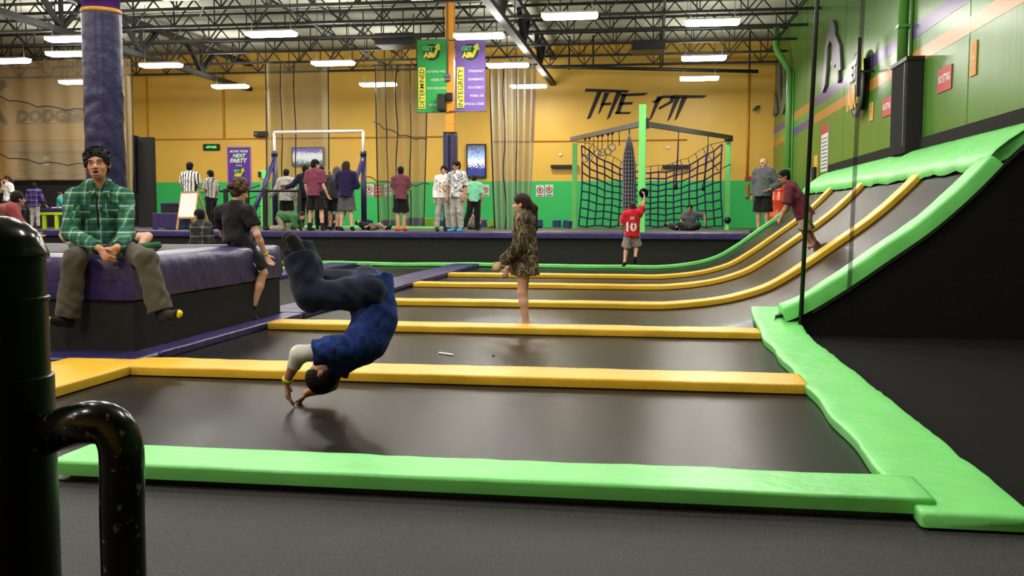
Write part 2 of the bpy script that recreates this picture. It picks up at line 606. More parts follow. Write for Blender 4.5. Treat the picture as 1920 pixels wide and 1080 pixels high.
for x, y, lab in spots:
    make_lamp(x, y, 5.6 if (x, y) != (-17.3, 26.6) else 5.98, 'glowing white ' + lab, 'lit high bay lamps in view')
for y in (18.0, 13.5, 9.0, 4.5, 0.0):
    for x in (1.2, -4.33, -9.25, -14.4, -19.2):
        if (x, y) in ((-4.33, 18.0), (-9.25, 18.0), (1.2, 0.0)):
            continue
        make_lamp(x, y, 5.6, 'glowing white long lamp over the front of the hall, above the picture', 'lamps above the picture')

# ------------------------------------------------------------------ raised deck at the rear
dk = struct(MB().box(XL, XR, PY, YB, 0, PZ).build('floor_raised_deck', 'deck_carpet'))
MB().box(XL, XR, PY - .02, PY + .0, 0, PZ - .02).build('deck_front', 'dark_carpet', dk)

# ------------------------------------------------------------------ vinyl pads
def pad(name, path, side, w, t, m, label, group, seed=0, amp=1.0, up=None, cat='pad', taper=(0.06, 0.06), scallop=0.0, smooth=True):
    """stuffed vinyl pad swept along path (its bottom line); side = width direction"""
    path = [Vector(p) for p in path]
    side = Vector(side).normalized()
    # resample
    L = [0]
    for a, b in zip(path, path[1:]):
        L.append(L[-1] + (b - a).length)
    N = max(6, min(90, int(L[-1] / .1)))
    S = [0.0, .012, .035] + [L[-1] * k / N for k in range(1, N)] + [L[-1] - .035, L[-1] - .012, L[-1]]
    S = sorted(x for x in S if 0 <= x <= L[-1])
    pts = []
    for s in S:
        i = max(k for k in range(len(L)) if L[k] <= s + 1e-9)
        i = min(i, len(path) - 2)
        f = (s - L[i]) / max(1e-9, L[i + 1] - L[i])
        pts.append(path[i].lerp(path[i + 1], f))
    r = t * .24
    cs = [(-w / 2 + .01, 0)]
    for k in range(5):
        a = math.pi - k * math.pi / 8
        cs.append((-w / 2 + r + r * math.cos(a), t - r + r * math.sin(a)))
    for k in range(1, 7):
        cs.append((-w / 2 + r + (w - 2 * r) * k / 7, t))
    for k in range(5):
        a = math.pi / 2 - k * math.pi / 8
        cs.append((w / 2 - r + r * math.cos(a), t - r + r * math.sin(a)))
    cs.append((w / 2 - .01, 0))
    mb = MB()
    G = []
    for i, p in enumerate(pts):
        d = (pts[min(i + 1, len(pts) - 1)] - pts[max(i - 1, 0)]).normalized()
        nz = side.cross(d)
        if nz.z < 0:
            nz = -nz
        if up:
            nz = Vector(up)
        e = min(S[i], L[-1] - S[i])
        sh = 1.0 if e > .03 else .72 if e < .001 else .93
        row = []
        for (u, v) in cs:
            q = p + side * (u * (1 - (1 - sh) * .25)) + nz * (v * sh)
            k = noise.noise(Vector((q.x * 2.3 + seed, q.y * 2.3, q.z * 2 + seed * .7)))
            k2 = noise.noise(Vector((q.x * 8 + seed, q.y * 8, q.z * 8)))
            if v > t * .2:
                q = q + nz * (k * .005 + k2 * .003) * amp
                edge = abs(u) / (w / 2)
                if edge > .8:
                    q = q + side * ((1 if u > 0 else -1) * (k2 * .006 + k * .005) * amp)
            if scallop and u < 0:
                q = q - side * (scallop * math.sin(S[i] * 5.1 + seed) * (-u / (w / 2)))
            row.append(q)
        G.append(row)
    mb.grid(G)
    c = len(cs)
    mb.f.append([k for k in range(c)][::-1])
    b0 = (len(G) - 1) * c
    mb.f.append([b0 + k for k in range(c)])
    o = mb.build(name, m, smooth=smooth, angle=60)
    return tag(o, label, cat, group)

# bank profile (X, z), one curve for every lane
PROF = catmull([(-.6, 0, 0), (.0, 0, 0), (.4, 0, .025), (.8, 0, .075), (1.15, 0, .15), (1.55, 0, .29), (1.97, 0, .55), (2.45, 0, .9), (2.9, 0, 1.24), (3.3, 0, 1.62), (3.62, 0, 1.98)], 6)
PX = [p.x for p in PROF]
PZZ = [p.z for p in PROF]
def bankz(x):
    return float(np.interp(x, PX, PZZ)) if x > PX[0] else 0.0

XS = -4.34
pads_y = [(7.12, 7.60), (10.27, 10.68), (13.33, 13.72), (16.86, 17.22), (19.78, 20.12)]
plab = ['nearest yellow pad across the court, behind the tumbling person',
        'second yellow pad, in front of the girl in camouflage',
        'third yellow pad running up the bank, longest strip on the slope',
        'fourth yellow pad running up the bank beside the climbing boy',
        'farthest yellow pad running up the bank']
for i, (y0, y1) in enumerate(pads_y):
    yc, w = (y0 + y1) / 2, y1 - y0
    if i < 2:
        path = [(XS, yc, .012), (1.12, yc, .012)]
    else:
        path = [(XS, yc, .012)] + [(p.x, yc, p.z + .014) for p in PROF if p.x > -.5 and p.x < 3.58]
    pad('lane_pad', path, (0, 1, 0), w, .075, 'yellow_vinyl', plab[i], 'yellow lane pads', seed=i * 3.1 + 1)
pad('edge_pad', [(-2.93, 4.41, .03), (1.2, 4.41, .03)], (0, 1, 0),     .37, .075, 'green_vinyl', 'bright green pad across the front of the nearest trampoline', 'green edge pads', seed=9)
pad('edge_pad', [(1.33, 4.12, .008), (1.33, 9.8, .008), (1.33, 10.3, .02), (1.33, 10.7, .08), (1.33, 11.1, .17), (1.33, 11.35, .2)], (1, 0, 0), .48, .07, 'green_vinyl', 'bright green pad along the right side of the two nearest trampolines', 'green edge pads', seed=4, amp=1.6, scallop=.012)
pad('edge_pad', [(-4.55, 4.4, .012), (-4.55, 7.45, .012)], (1, 0, 0), .75, .08, 'yellow_vinyl', 'wide yellow pad at the left beside the black post', 'yellow lane pads', seed=14)
pad('bank_edge_pad', [(p.x, 10.88, p.z - .075) for p in PROF if 1.36 < p.x < 3.57], (0, 1, 0), .40, .165, 'green_vinyl', 'green pad up the near edge of the bank above the dark wall', 'green bank pads', seed=21, amp=1.8)
pad('bank_edge_pad', [(-11, 23.72, .012), (-8, 23.68, .05), (-6.5, 23.7, .02), (-4.6, 23.72, .04), (-2, 23.72, .012)] + [(p.x, 23.72, p.z + .014) for p in PROF if -.5 < p.x < 3.5], (0, 1, 0), .22, .08, 'green_vinyl', 'thin green pad along the foot of the raised deck and up the far bank edge', 'green bank pads', seed=25)
# top pad of the bank
m = MB()
G = []
for i in range(60):
    y = 10.72 + (23.75 - 10.72) * i / 59
    row = []
    for (x, z) in ((3.42, 1.80), (3.40, 1.88), (3.50, 1.99), (3.62, 2.10), (3.75, 2.20), (3.88, 2.28), (3.96, 2.32), (3.985, 2.30), (3.985, 2.1)):
        k = noise.noise(Vector((x * 5, y * 2.2, 3)))
        k2 = noise.noise(Vector((x * 3 + y * 5, y * 1.3, 8)))
        row.append((x + .012 * k, y, z + (.028 * k + .03 * k2) * (0 if x > 3.95 else 1)))
    G.append(row)
m.grid(G)
c = len(G[0])
m.f.append([k for k in range(c)]); m.f.append([59 * c + k for k in range(c)][::-1])
tag(m.build('bank_top_pad', 'green_vinyl', smooth=True), 'wide creased green pad along the top of the bank under the lime wall', 'pad', 'green bank pads')

# purple walkway pads
pl = [((-4.49, 7.98, .01), (-4.49, 11.47, .01), .25, .07, 'narrow purple walkway pad at the foot of the carpeted block, nearest of its line'),
      ((-4.69, 11.52, .01), (-4.69, 14.9, .02), .62, .07, 'purple walkway pad just beyond the block, behind the tumbling person'),
      ((-4.68, 14.95, .012), (-4.68, 17.9, .03), .64, .07, 'purple walkway pad left of the third and fourth yellow pads'),
      ((-4.68, 17.95, .012), (-4.68, 23.55, .012), .66, .09, 'farthest purple walkway pad of the line left of the yellow pads'),
      ((-7.85, 12.0, .01), (-7.85, 23.55, .01), .7, .08, 'purple walkway pad behind the boy in black')]
for i, (a, b, w, t, lab) in enumerate(pl):
    pad('walkway_pad', [a, ((Vector(a) + Vector(b)) / 2), b], (1, 0, 0), w, t, 'purple_vinyl', lab, 'purple walkway pads', seed=31 + i, amp=1.3)
pad('walkway_pad', [(-8.4, 7.72, .01), (-4.38, 7.72, .01)], (0, 1, 0), .5, .065, 'purple_vinyl', 'purple walkway pad in front of the block the seated man is on', 'purple walkway pads', seed=41)
pad('lane_pad', [(-11.5, 21.3, .01), (-8.25, 21.3, .01)], (0, 1, 0), .4, .08, 'yellow_vinyl', 'small yellow pad showing behind the hand of the boy in black', 'yellow lane pads', seed=43)
# deck edge cushion
pad('deck_edge_cushion', [(XL + .1, PY - .02, PZ - .14), (2.9, PY - .02, PZ - .14)], (0, 1, 0), .2, .16, 'purple_vinyl', 'purple cushion along the front edge of the raised deck', None, seed=51, amp=.6)

# ------------------------------------------------------------------ trampoline beds
def bed(y0, y1, x0, x1, label, dips=(), dark=False):
    nx = max(8, int((x1 - x0) / .12))
    ny = max(6, int((y1 - y0) / .15))
    G = []
    for j in range(ny + 1):
        row = []
        for i in range(nx + 1):
            x = x0 + (x1 - x0) * i / nx
            yy0 = y0 if not (10.4 < y0 < 10.5 and x > 1.3) else 10.8
            y = yy0 + (y1 - yy0) * j / ny
            z = bankz(x) * (1 if y0 > 10.4 and x0 > -5 else 0)
            if 10.4 < y0 < 10.5:
                z *= min(1, max(0, (y - 10.45) / .5)) if x < 1.3 else 1
            for dx, dy, dep, rad in dips:
                z -= dep * math.exp(-((x - dx) ** 2 + (y - dy) ** 2) / rad ** 2)
            row.append((x, y, z + .003))
        G.append(row)
    return tag(MB().grid(G).build('trampoline_bed', 'bed', smooth=True), label, 'trampoline', 'trampoline beds')
bed(4.25, 7.36, -4.3, 1.3, 'dark grey trampoline bed nearest the camera, under the tumbling person')
bed(7.36, 10.47, -4.45, 1.3, 'dark grey trampoline bed between the two nearest yellow pads')
bed(10.47, 13.52, -4.45, 3.6, 'trampoline bed the girl in camouflage stands on, curving up the bank', [(-1.6, 11.35, .085, .55)])
bed(13.52, 17.04, -4.45, 3.6, 'trampoline bed the boy climbs, between third and fourth yellow pads')
bed(17.04, 19.95, -4.45, 3.6, 'trampoline bed between fourth and fifth yellow pads, curving up the bank')
bed(19.95, 23.9, -4.45, 3.6, 'farthest trampoline bed, under the boy in the red jersey')
bed(11.5, 23.9, -7.6, -4.9, 'grey trampoline bed beyond the right end of the carpeted block')
bed(11.5, 23.9, -12.5, -8.1, 'grey trampoline bed behind the carpeted block')

# bank side wall (carpet, its shade put into the colour) under the near edge
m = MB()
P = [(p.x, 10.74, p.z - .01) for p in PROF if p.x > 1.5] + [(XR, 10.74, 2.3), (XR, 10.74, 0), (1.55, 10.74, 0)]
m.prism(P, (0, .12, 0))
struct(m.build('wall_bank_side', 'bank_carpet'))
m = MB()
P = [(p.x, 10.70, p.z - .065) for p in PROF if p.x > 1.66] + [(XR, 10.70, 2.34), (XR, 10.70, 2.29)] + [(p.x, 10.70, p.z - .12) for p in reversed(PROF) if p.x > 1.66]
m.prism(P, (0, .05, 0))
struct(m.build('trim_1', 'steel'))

# ------------------------------------------------------------------ carpeted block with vinyl cover
blk = thing('seating_block', (-6.4, 9.7, 0), 'dark carpeted block with a purple vinyl cover, the man and boy sit on it', 'block')
BX0, BX1, BY0, BY1, BZ = -8.6, -4.66, 8.02, 11.45, .93
MB().box(BX0, BX1, BY0, BY1, 0, .6).build('carpeted_base', 'dark_carpet', blk)
m = MB()
G = []
perim = []
n1, n2 = 36, 30
for i in range(n2):
    perim.append((BX1, BY1 - (BY1 - BY0) * i / n2, 1, 0))
for i in range(n1):
    perim.append((BX1 - (BX1 - BX0) * i / n1, BY0, 0, -1))
for i in range(n2):
    perim.append((BX0, BY0 + (BY1 - BY0) * i / n2, -1, 0))
for i in range(n1 + 1):
    perim.append((BX0 + (BX1 - BX0) * i / n1, BY1, 0, 1))
for (off, z) in ((.022, .53), (.03, .6), (.03, .7), (.03, .8), (.025, .87), (0.0, .915), (-.05, BZ)):
    row = []
    for (x, y, nx, ny) in perim:
        k = noise.noise(Vector((x * 2.2, y * 2.2, z * 4)))
        k2 = noise.noise(Vector((x * 6 + z * 5, y * 6 + z * 5, z * 3)))
        o2 = off + (.014 * k + .012 * k2 if z < .9 else 0)
        cx, cy = (BX0 + BX1) / 2, (BY0 + BY1) / 2
        sx, sy = (1 if x > cx else -1), (1 if y > cy else -1)
        on_x, on_y = abs(abs(x - cx) - (BX1 - BX0) / 2) < 1e-6, abs(abs(y - cy) - (BY1 - BY0) / 2) < 1e-6
        row.append((x + (sx * o2 if on_x else 0), y + (sy * o2 if on_y else 0), z + .006 * k))
    G.append(row)
m.grid(G)
m.f.append([6 * len(perim) + k for k in range(len(perim))])
m.build('vinyl_cover', 'purple_vinyl', blk, True, angle=50)
MB().box(BX0 + .5, BX1 - .45, BY0 + .6, BY1 - .3, BZ - .02, BZ + .004).build('carpet_top', 'carpet', blk)
# ================================================================== objects
def wrap_mat(name, col, rough=.35, scale=(1, 1, 6)):
    return mat(name, col, rough, .5, var=.1, vscale=3, bump=.9, bscale=3.0, stretch=scale)

# thick purple padded column standing through the block
c0 = W(198, 300, Y=10.4)
cx, cy = c0.x, 10.4
t = thing('padded_column', (cx, cy, BZ), 'thick purple vinyl padded column behind the seated man', 'column', 'columns')
m = MB()
G = []
for i in range(70):
    z = BZ + .004 + (3.62 - BZ) * i / 69
    row = []
    for k in range(41):
        a = 2 * math.pi * k / 40
        rr = .218 + .006 * noise.noise(Vector((math.cos(a) * 3, z * 9 + math.sin(a) * 2.5, 1))) * (2.2 if z < 2.7 else .6)
        row.append((cx + rr * math.cos(a), cy + rr * math.sin(a), z))
    G.append(row)
m.grid(G)
m.f.append([69 * 41 + k for k in range(40)])
m.build('padding', 'purple_dark', t, True)
MB().lathe([(.205, 0), (.205, ROOF - 3.6)], (cx, cy, 3.6), 24).build('column_core', mat('column_purple_gloss', '5a2a9a', .3, .5), t, True)
MB().lathe([(.222, 0), (.226, .02), (.222, .05)], (cx, cy, 3.59), 32).build('strap', 'stripe_orange', t, True)
for dx in (.24, .262):
    MB().box(cx + dx - .008, cx + dx + .008, cy + .05, cy + .1, 1.4, 2.9).build('cable_guide', 'shutter', t)

# yellow steel column with purple padded foot, conduit, box and loudspeaker
q = W(845, 430, Y=25.2)
fx, fy = q.x, 25.2
t = thing('steel_column', (fx, fy, PZ), 'yellow steel column with a purple padded foot between two banners', 'column', 'columns')
MB().box(fx - .115, fx + .115, fy - .115, fy + .115, 3.4, ROOF).build('shaft', 'column_yellow', t, bevel=.015)
m = MB().box(fx - .17, fx - .015, fy - .17, fy + .17, PZ, 3.45)
m.build('pad_half', 'purple_dark', t, bevel=.03)
MB().box(fx + .015, fx + .17, fy - .17, fy + .17, PZ, 3.45).build('pad_half', 'purple_dark', t, bevel=.03)
MB().box(fx - .16, fx + .16, fy - .15, fy + .15, 3.45, 3.5).build('pad_cap', 'black', t)
MB().tube([(fx - .04, fy - .14, 4.8), (fx - .04, fy - .14, ROOF)], .02, 8).build('conduit', 'grey_steel', t, True)
a = W(840, 145, Y=fy - .13)
jb = MB().box(a.x - .07, a.x + .07, fy - .2, fy - .115, a.z - .09, a.z + .09).build('junction_box', 'grey_steel', t, bevel=.01)
for s in (-.03, .03):
    MB().lathe([(.02, 0), (.02, .01)], (a.x + s, fy - .2, a.z), 10, (0, -1, 0)).build('knockout', 'black', jb, True)
m = MB()
for k in range(2):
    z = 3.72 + k * .35
    m = MB().box(fx - .12, fx + .12, fy - .12, fy + .12, z, z + .03).build('clamp_band', 'column_yellow', t)
a, b = W(822, 208, Y=fy - .25), W(836, 177, Y=fy - .25)
sp = thing('loudspeaker', ((a.x + b.x) / 2, fy - .25, a.z), 'black loudspeaker fixed to the yellow column over the green banner', 'loudspeaker')
MB().box(a.x, b.x, fy - .42, fy - .12, a.z, b.z).build('cabinet', 'black', sp, bevel=.02)
MB().box(b.x - .02, fx + .1, fy - .22, fy - .116, b.z - .15, b.z + .05).build('bracket', 'black', sp, bevel=.01)
MB().box(a.x + .02, b.x - .02, fy - .428, fy - .42, a.z + .03, b.z - .03).build('grille', 'steel', sp)

# banners
def logo(parent, o, ux, uy, s, nrm, face=None, air=None, get=None):
    """round badge with GET AIR lettering and an arrow; s = half width"""
    o, ux, uy, nrm = Vector(o), Vector(ux), Vector(uy), Vector(nrm)
    pts = [o + ux * (s * math.cos(k * math.pi / 16)) + uy * (s * math.sin(k * math.pi / 16)) for k in range(32)]
    d = .012 * s / .3
    bd = MB().prism(pts, nrm * d).build('badge_disc', 'letter', parent)
    pin = [o + nrm * (d) + ux * (s * .88 * math.cos(k * math.pi / 16)) + uy * (s * .88 * math.sin(k * math.pi / 16)) for k in range(32)]
    MB().prism(pin, nrm * d * .4).build('badge_face', face or mat('badge_green', '1f4a2a', .5, .3), parent)
    arrow = [(.1, -.62), (.45, -.6), (.85, .25), (1.15, .2), (.95, 1.05), (.3, .62), (.55, .45), (.2, -.3)]
    MB().prism([o + nrm * (d * 1.5) + ux * (x * s) + uy * (y * s) for x, y in arrow], nrm * d * .4).build('badge_arrow', mat('badge_yellow', 'c9cf3a', .5, .3), parent)
    text_rect('badge_lettering', 'GET', o - ux * (1.15 * s) + uy * (.12 * s), ux, uy, 1.35 * s, .62 * s, get or mat('badge_letter_green', '6cc07a', .5, .3), parent, d * 2.6, 0, .06)
    text_rect('badge_lettering', 'AIR', o - ux * (1.05 * s) - uy * (.72 * s), ux, uy, 1.4 * s, .72 * s, air or mat('badge_letter_yellow', 'e6d24e', .5, .3), parent, d * 2.8, 0, .06)

def banner(x0, y0, x1, y1, Y, m, word, lines, label, hang_z):
    a, b = W(x0, y1, Y=Y), W(x1, y0, Y=Y)
    t = thing('banner', ((a.x + b.x) / 2, Y, a.z), label, 'banner', 'banners on the yellow column')
    w, h = b.x - a.x, b.z - a.z
    G = []
    for j in range(9):
        z = a.z + h * j / 8
        G.append([(a.x + w * i / 6, Y + .012 * math.sin(i * 1.2 + j * .5), z) for i in range(7)])
    back = [[(x, y + .006, z) for x, y, z in r] for r in G]
    mb = MB().grid(G)
    mb.grid([r[::-1] for r in back])
    mb.build('cloth', m, t, True)
    for z in (a.z, b.z):
        MB().tube([(a.x - .03, Y, z), (fx, Y, z)] if x0 < 845 else [(fx, Y, z), (b.x + .03, Y, z)], .014, 8).build('rod', 'grey_steel', t, True)
    yy = Y - .016
    MB().box(a.x + .04 * w, a.x + .28 * w, yy - .004, yy, a.z + .05 * h, a.z + .62 * h).build('word_strip', mat('banner_yellow', 'd9d84a', .5, .3), t)
    text_rect('lettering', word, (a.x + .245 * w, yy - .005, a.z + .065 * h), (0, 0, 1), (-1, 0, 0), .535 * h, .17 * w, 'letter', t, .002, 0, .01)
    for k, (s, ww, xr) in enumerate(lines):
        z = a.z + (.545 - .115 * k) * h
        text_rect('lettering', s, (a.x + (xr - ww) * w, yy - .002, z), (1, 0, 0), (0, 0, 1), ww * w, .034 * h, 'white_paint', t, .002)
    logo(t, (a.x + .5 * w, yy + .004, a.z + .83 * h), (1, 0, 0), (0, 0, 1), .27 * w, (0, -1, 0))
M['banner_green'] = mat('banner_green', '2f9a4a', .55, .3)
M['banner_purple'] = mat('banner_purple', '6c539a', .55, .3)
banner(783, 74, 837, 211, fy - .14, 'banner_green', 'DETERMINED', [('NOTHING WILL', .66, .99), ('HINDER THEM', .5, .98), ('FROM REACHING', .66, .99), ('THEIR', .25, .98), ('INTENT', .3, .72)], 'green hanging banner reading DETERMINED left of the yellow column', 5.6)
banner(855, 74, 910, 209, fy - .14, 'banner_purple', 'INTEGRITY', [('STEADFAST', .52, .95), ('ADHERENCE', .54, .95), ('TO A STRICT', .54, .95), ('MORAL OR', .46, .95), ('ETHICAL CODE', .66, .95)], 'purple hanging banner reading INTEGRITY right of the yellow column', 5.6)

# ------------------------------------------------------------------ the pit rig
ZB = 3.78
pl_, pc_, pr_ = W(1078, 300, Y=32.5), W(1204, 300, Y=24.6), W(1365, 300, Y=32.5)
t = thing('climbing_rig', (pc_.x, 28, PZ), 'green padded climbing rig with two grey beams under the pit lettering', 'rig')
def padded_post(p, y, ztop, r, par):
    m = MB()
    G = []
    for i in range(40):
        z = PZ + (ztop - PZ) * i / 39
        row = []
        for k in range(25):
            a = 2 * math.pi * k / 24
            # rounded square section
            ca, sa = math.cos(a), math.sin(a)
            f = r / max(abs(ca), abs(sa)) ** .8
            f += .006 * noise.noise(Vector((ca * 2 + p.x, z * 6, sa * 2)))
            row.append((p.x + f * ca, y + f * sa, z))
        G.append(row)
    m.grid(G)
    m.f.append([39 * 25 + k for k in range(24)])
    return m.build('padded_post', 'green_vinyl', par, True, angle=70)
padded_post(pc_, 24.6, 4.08, .092, t)
padded_post(pl_, 32.5, ZB - .06, .085, t)
padded_post(pr_, 32.5, ZB - .06, .085, t)
zc = 3.62
MB().bar((pl_.x - .12, 32.5, 3.86), (pc_.x, 24.72, zc), .11, .13).build('beam', 'grey_steel', t)
MB().bar((pr_.x + .08, 32.5, 3.86), (pc_.x + .02, 24.72, zc), .11, .13).build('beam', 'grey_steel', t)
MB().box(pc_.x + .09, pc_.x + .16, 24.5, 24.8, zc - .12, zc + .12).build('beam_bracket', 'black', t)
MB().box(pr_.x - .12, pr_.x + .14, 32.36, 32.62, 3.74, 3.92).build('beam_bracket', 'black', t)
def beam_at(px, side):
    """point under the left or right beam seen at pixel column px"""
    A = Vector((pl_.x - .12, 32.5, 3.8)) if side == 'l' else Vector((pr_.x + .08, 32.5, 3.8))
    B = Vector((pc_.x, 24.72, zc - .06))
    lo, hi = 0.0, 1.0
    best = min((abs((lambda v: 960 + FPX * v.dot(CR) / v.dot(CF))(A.lerp(B, k / 400) - Vector((0, 0, CAMH))) - px), k) for k in range(401))
    return A.lerp(B, best[1] / 400)
rl = ['leftmost', 'second from left', 'third from left', 'fourth from left', 'fifth from left', 'rightmost']
for i, (px, ln) in enumerate(((1097, .75), (1105, .72), (1121, .62), (1129, .62), (1140, .62), (1148, .52))):
    b = beam_at(px, 'l')
    t2 = thing('gym_ring', (b.x, b.y, b.z - ln), 'grey gym ring on a chain under the left beam, ' + rl[i] + ' of six', 'gym ring', 'gym rings')
    MB().tube([(b.x, b.y, b.z + .01), (b.x, b.y, b.z - ln + .2)], .012, 6).build('chain', 'steel', t2, True)
    MB().box(b.x - .04, b.x + .04, b.y - .05, b.y + .05, b.z - .06, b.z + .0).build('clamp', 'steel', t2)
    ring = [(b.x + .1 * math.cos(k * math.pi / 10), b.y + .03 * math.sin(k * math.pi / 10 + i), b.z - ln + .1 + .1 * math.sin(k * math.pi / 10)) for k in range(20)]
    MB().tube(ring, .017, 6, closed=True).build('ring', 'grey_steel', t2, True)
for i, px in enumerate((1113, 1161)):
    b = beam_at(px, 'l')
    MB().tube([(b.x, b.y, b.z + .02), (b.x + .01, b.y, b.z - (.5 if i == 0 else .4))], .013, 6).build('hanging_chain', 'steel', smooth=True, label='short bare chain hanging between the gym rings' if i == 0 else 'short bare chain right of the gym rings, left of the net bag', cat='chain')
# hanging net bag
b = beam_at(1180, 'l')
t2 = thing('net_bag', (b.x, b.y, 1.2), 'tall dark climbing bag wrapped in grey netting hung from the left beam', 'climbing bag')
z_ = lambda py: W(1180, py, Y=b.y).z
prof = [(.01, z_(252)), (.06, z_(262)), (.13, z_(285)), (.165, z_(305)), (.165, z_(330)), (.15, z_(355)), (.16, z_(375)), (.155, z_(392)), (.08, z_(398))]
MB().lathe([(r * .93, z) for r, z in prof], (b.x, b.y, 0), 20).build('bag', mat('bag_dark', '2a272c', .8, .2), t2, True)
for k in range(12):
    a = 2 * math.pi * k / 12
    MB().tube([(b.x + r * math.cos(a), b.y + r * math.sin(a), z) for r, z in prof], .008, 4).build('net_cord', 'net_grey', t2)
for j in range(16):
    z = prof[2][1] + (prof[-2][1] - prof[2][1]) * j / 15
    r = float(np.interp(-z, [-p[1] for p in prof], [p[0] for p in prof]))
    MB().tube([(b.x + r * math.cos(k * math.pi / 8), b.y + r * math.sin(k * math.pi / 8), z) for k in range(16)], .008, 4, closed=True).build('net_cord', 'net_grey', t2)
MB().tube([(b.x, b.y, prof[0][1]), (b.x, b.y, b.z + .02)], .015, 6).build('chain', 'steel', t2, True)
# cargo net: vertical and horizontal ropes
t2 = thing('cargo_net', ((pl_.x + pr_.x) / 2, 32.2, PZ), 'wide dark purple cargo net of knotted rope between the green posts', 'cargo net')
ztop = lambda u: 1.3 + (3.62 - 1.3) - (.92 * (1 - (2 * u - 1) ** 2))
NX, NZ = 19, 10
xa, xb = pl_.x + .17, pr_.x - .15
def netpt(i, j):
    u = i / (NX - 1)
    zt = ztop(u)
    v = j / (NZ - 1)
    z = zt + (.95 - zt) * v
    sway = .12 * math.sin(v * math.pi) * (1 if u < .5 else -1) * abs(2 * u - 1)
    x = xa + (xb - xa) * u + sway * .5 - .08 * (1 - v) * (2 * u - 1)
    return Vector((x, 32.1 + .15 * math.sin(u * 3) * v, z + .03 * math.sin(i * 2.1 + j)))
for i in range(NX):
    MB().tube([netpt(i, j) for j in range(NZ)], .026, 5).build('rope', 'rope', t2, True)
for j in range(NZ):
    MB().tube([netpt(i, j) for i in range(NX)], .026, 5).build('rope', 'rope', t2, True)
for i in range(0, NX, 1):
    p = netpt(i, 0)
    up = p + Vector(((.12 if i < NX / 2 else -.12) * abs(2 * i / (NX - 1) - 1), 0, .22))
    if 0 < i < NX - 1:
        MB().tube([p, up], .012, 4).build('tie_rope', 'rope', t2)
ln = [netpt(i, 0) + Vector(((.12 if i < NX / 2 else -.12) * abs(2 * i / (NX - 1) - 1), 0, .22)) for i in range(1, NX - 1)]
MB().tube([(xa - .1, 32.4, 3.75)] + ln + [(xb + .1, 32.4, 3.75)], .01, 5).build('head_rope', 'steel', t2, True)
for px, side, ye, lab in ((1272, 'r', 356, 'straight black climbing rope hanging in the middle of the right beam'), (1328, 'r', 358, 'slanting black climbing rope hanging near the right green post')):
    b = beam_at(px, side)
    e = W(px - (5 if px == 1272 else 9), ye, Y=b.y)
    t2 = thing('climbing_rope', (e.x, e.y, e.z), lab, 'rope', 'climbing ropes')
    MB().tube([(b.x, b.y, b.z + .03), (b.x, b.y, b.z - .3)], .014, 6).build('chain', 'grey_steel', t2, True)
    MB().tube([(b.x, b.y, b.z - .28), (e.x * .3 + b.x * .7, b.y, b.z - .8), (e.x, e.y, e.z + .2)], .022, 6).build('rope', 'rope', t2, True)
    MB().tube([(e.x, e.y, e.z + .22), (e.x, e.y, e.z)], .05, 8).build('knot', 'black', t2, True)
    if px == 1328:
        MB().tube([(b.x, b.y, b.z - .55), (b.x + .3, b.y, b.z - 1.05), (b.x + .7, b.y + .1, b.z - .85)], .015, 6).build('stay_rope', 'rope', t2, True)
p = W(1364, 413, Y=30)
t2 = thing('punch_ball', (p.x, 30, PZ), 'black ball on a short green stand by the right rig post', 'ball stand')
MB().lathe([(.001, -.11), (.07, -.09), (.11, 0), (.07, .09), (.001, .11)], (p.x, 30, p.z), 16).build('ball', 'black', t2, True)
MB().lathe([(.12, 0), (.05, .03), (.04, p.z - PZ - .1)], (p.x, 30, PZ), 12).build('stand', 'green_vinyl', t2, True)

# ------------------------------------------------------------------ white bar frame
q1, q2 = W(514, 248, Y=27.5), W(681, 248, Y=27.5)
t = thing('bar_frame', ((q1.x + q2.x) / 2, 27.5, PZ), 'tall white bar frame with purple padded legs and braces on the deck', 'frame')
MB().tube([(q1.x, 27.5, q1.z), (q2.x, 27.5, q1.z)], .045, 10).build('crossbar', 'white_paint', t, True)
for s, q, px in ((1, q1, 512), (-1, q2, 681)):
    zp = W(px, 290, Y=27.5).z
    MB().tube([(q.x, 27.5, zp - .2), (q.x, 27.5, q1.z)], .04, 10).build('upright', 'white_paint', t, True)
    MB().tube([(q.x, 27.5, PZ), (q.x, 27.5, zp)], .085, 12).build('upright_pad', 'purple_dark', t, True)
    MB().tube([(q.x, 27.5, zp - .05), (q.x, 27.5, zp + .1)], .095, 12).build('collar', 'purple_dark', t, True)
    MB().tube([(q.x - .02, 27.45, zp - .2), (q.x - .5, 26.6, PZ + .04)], .07, 10).build('brace_pad', 'purple_vinyl', t, True)

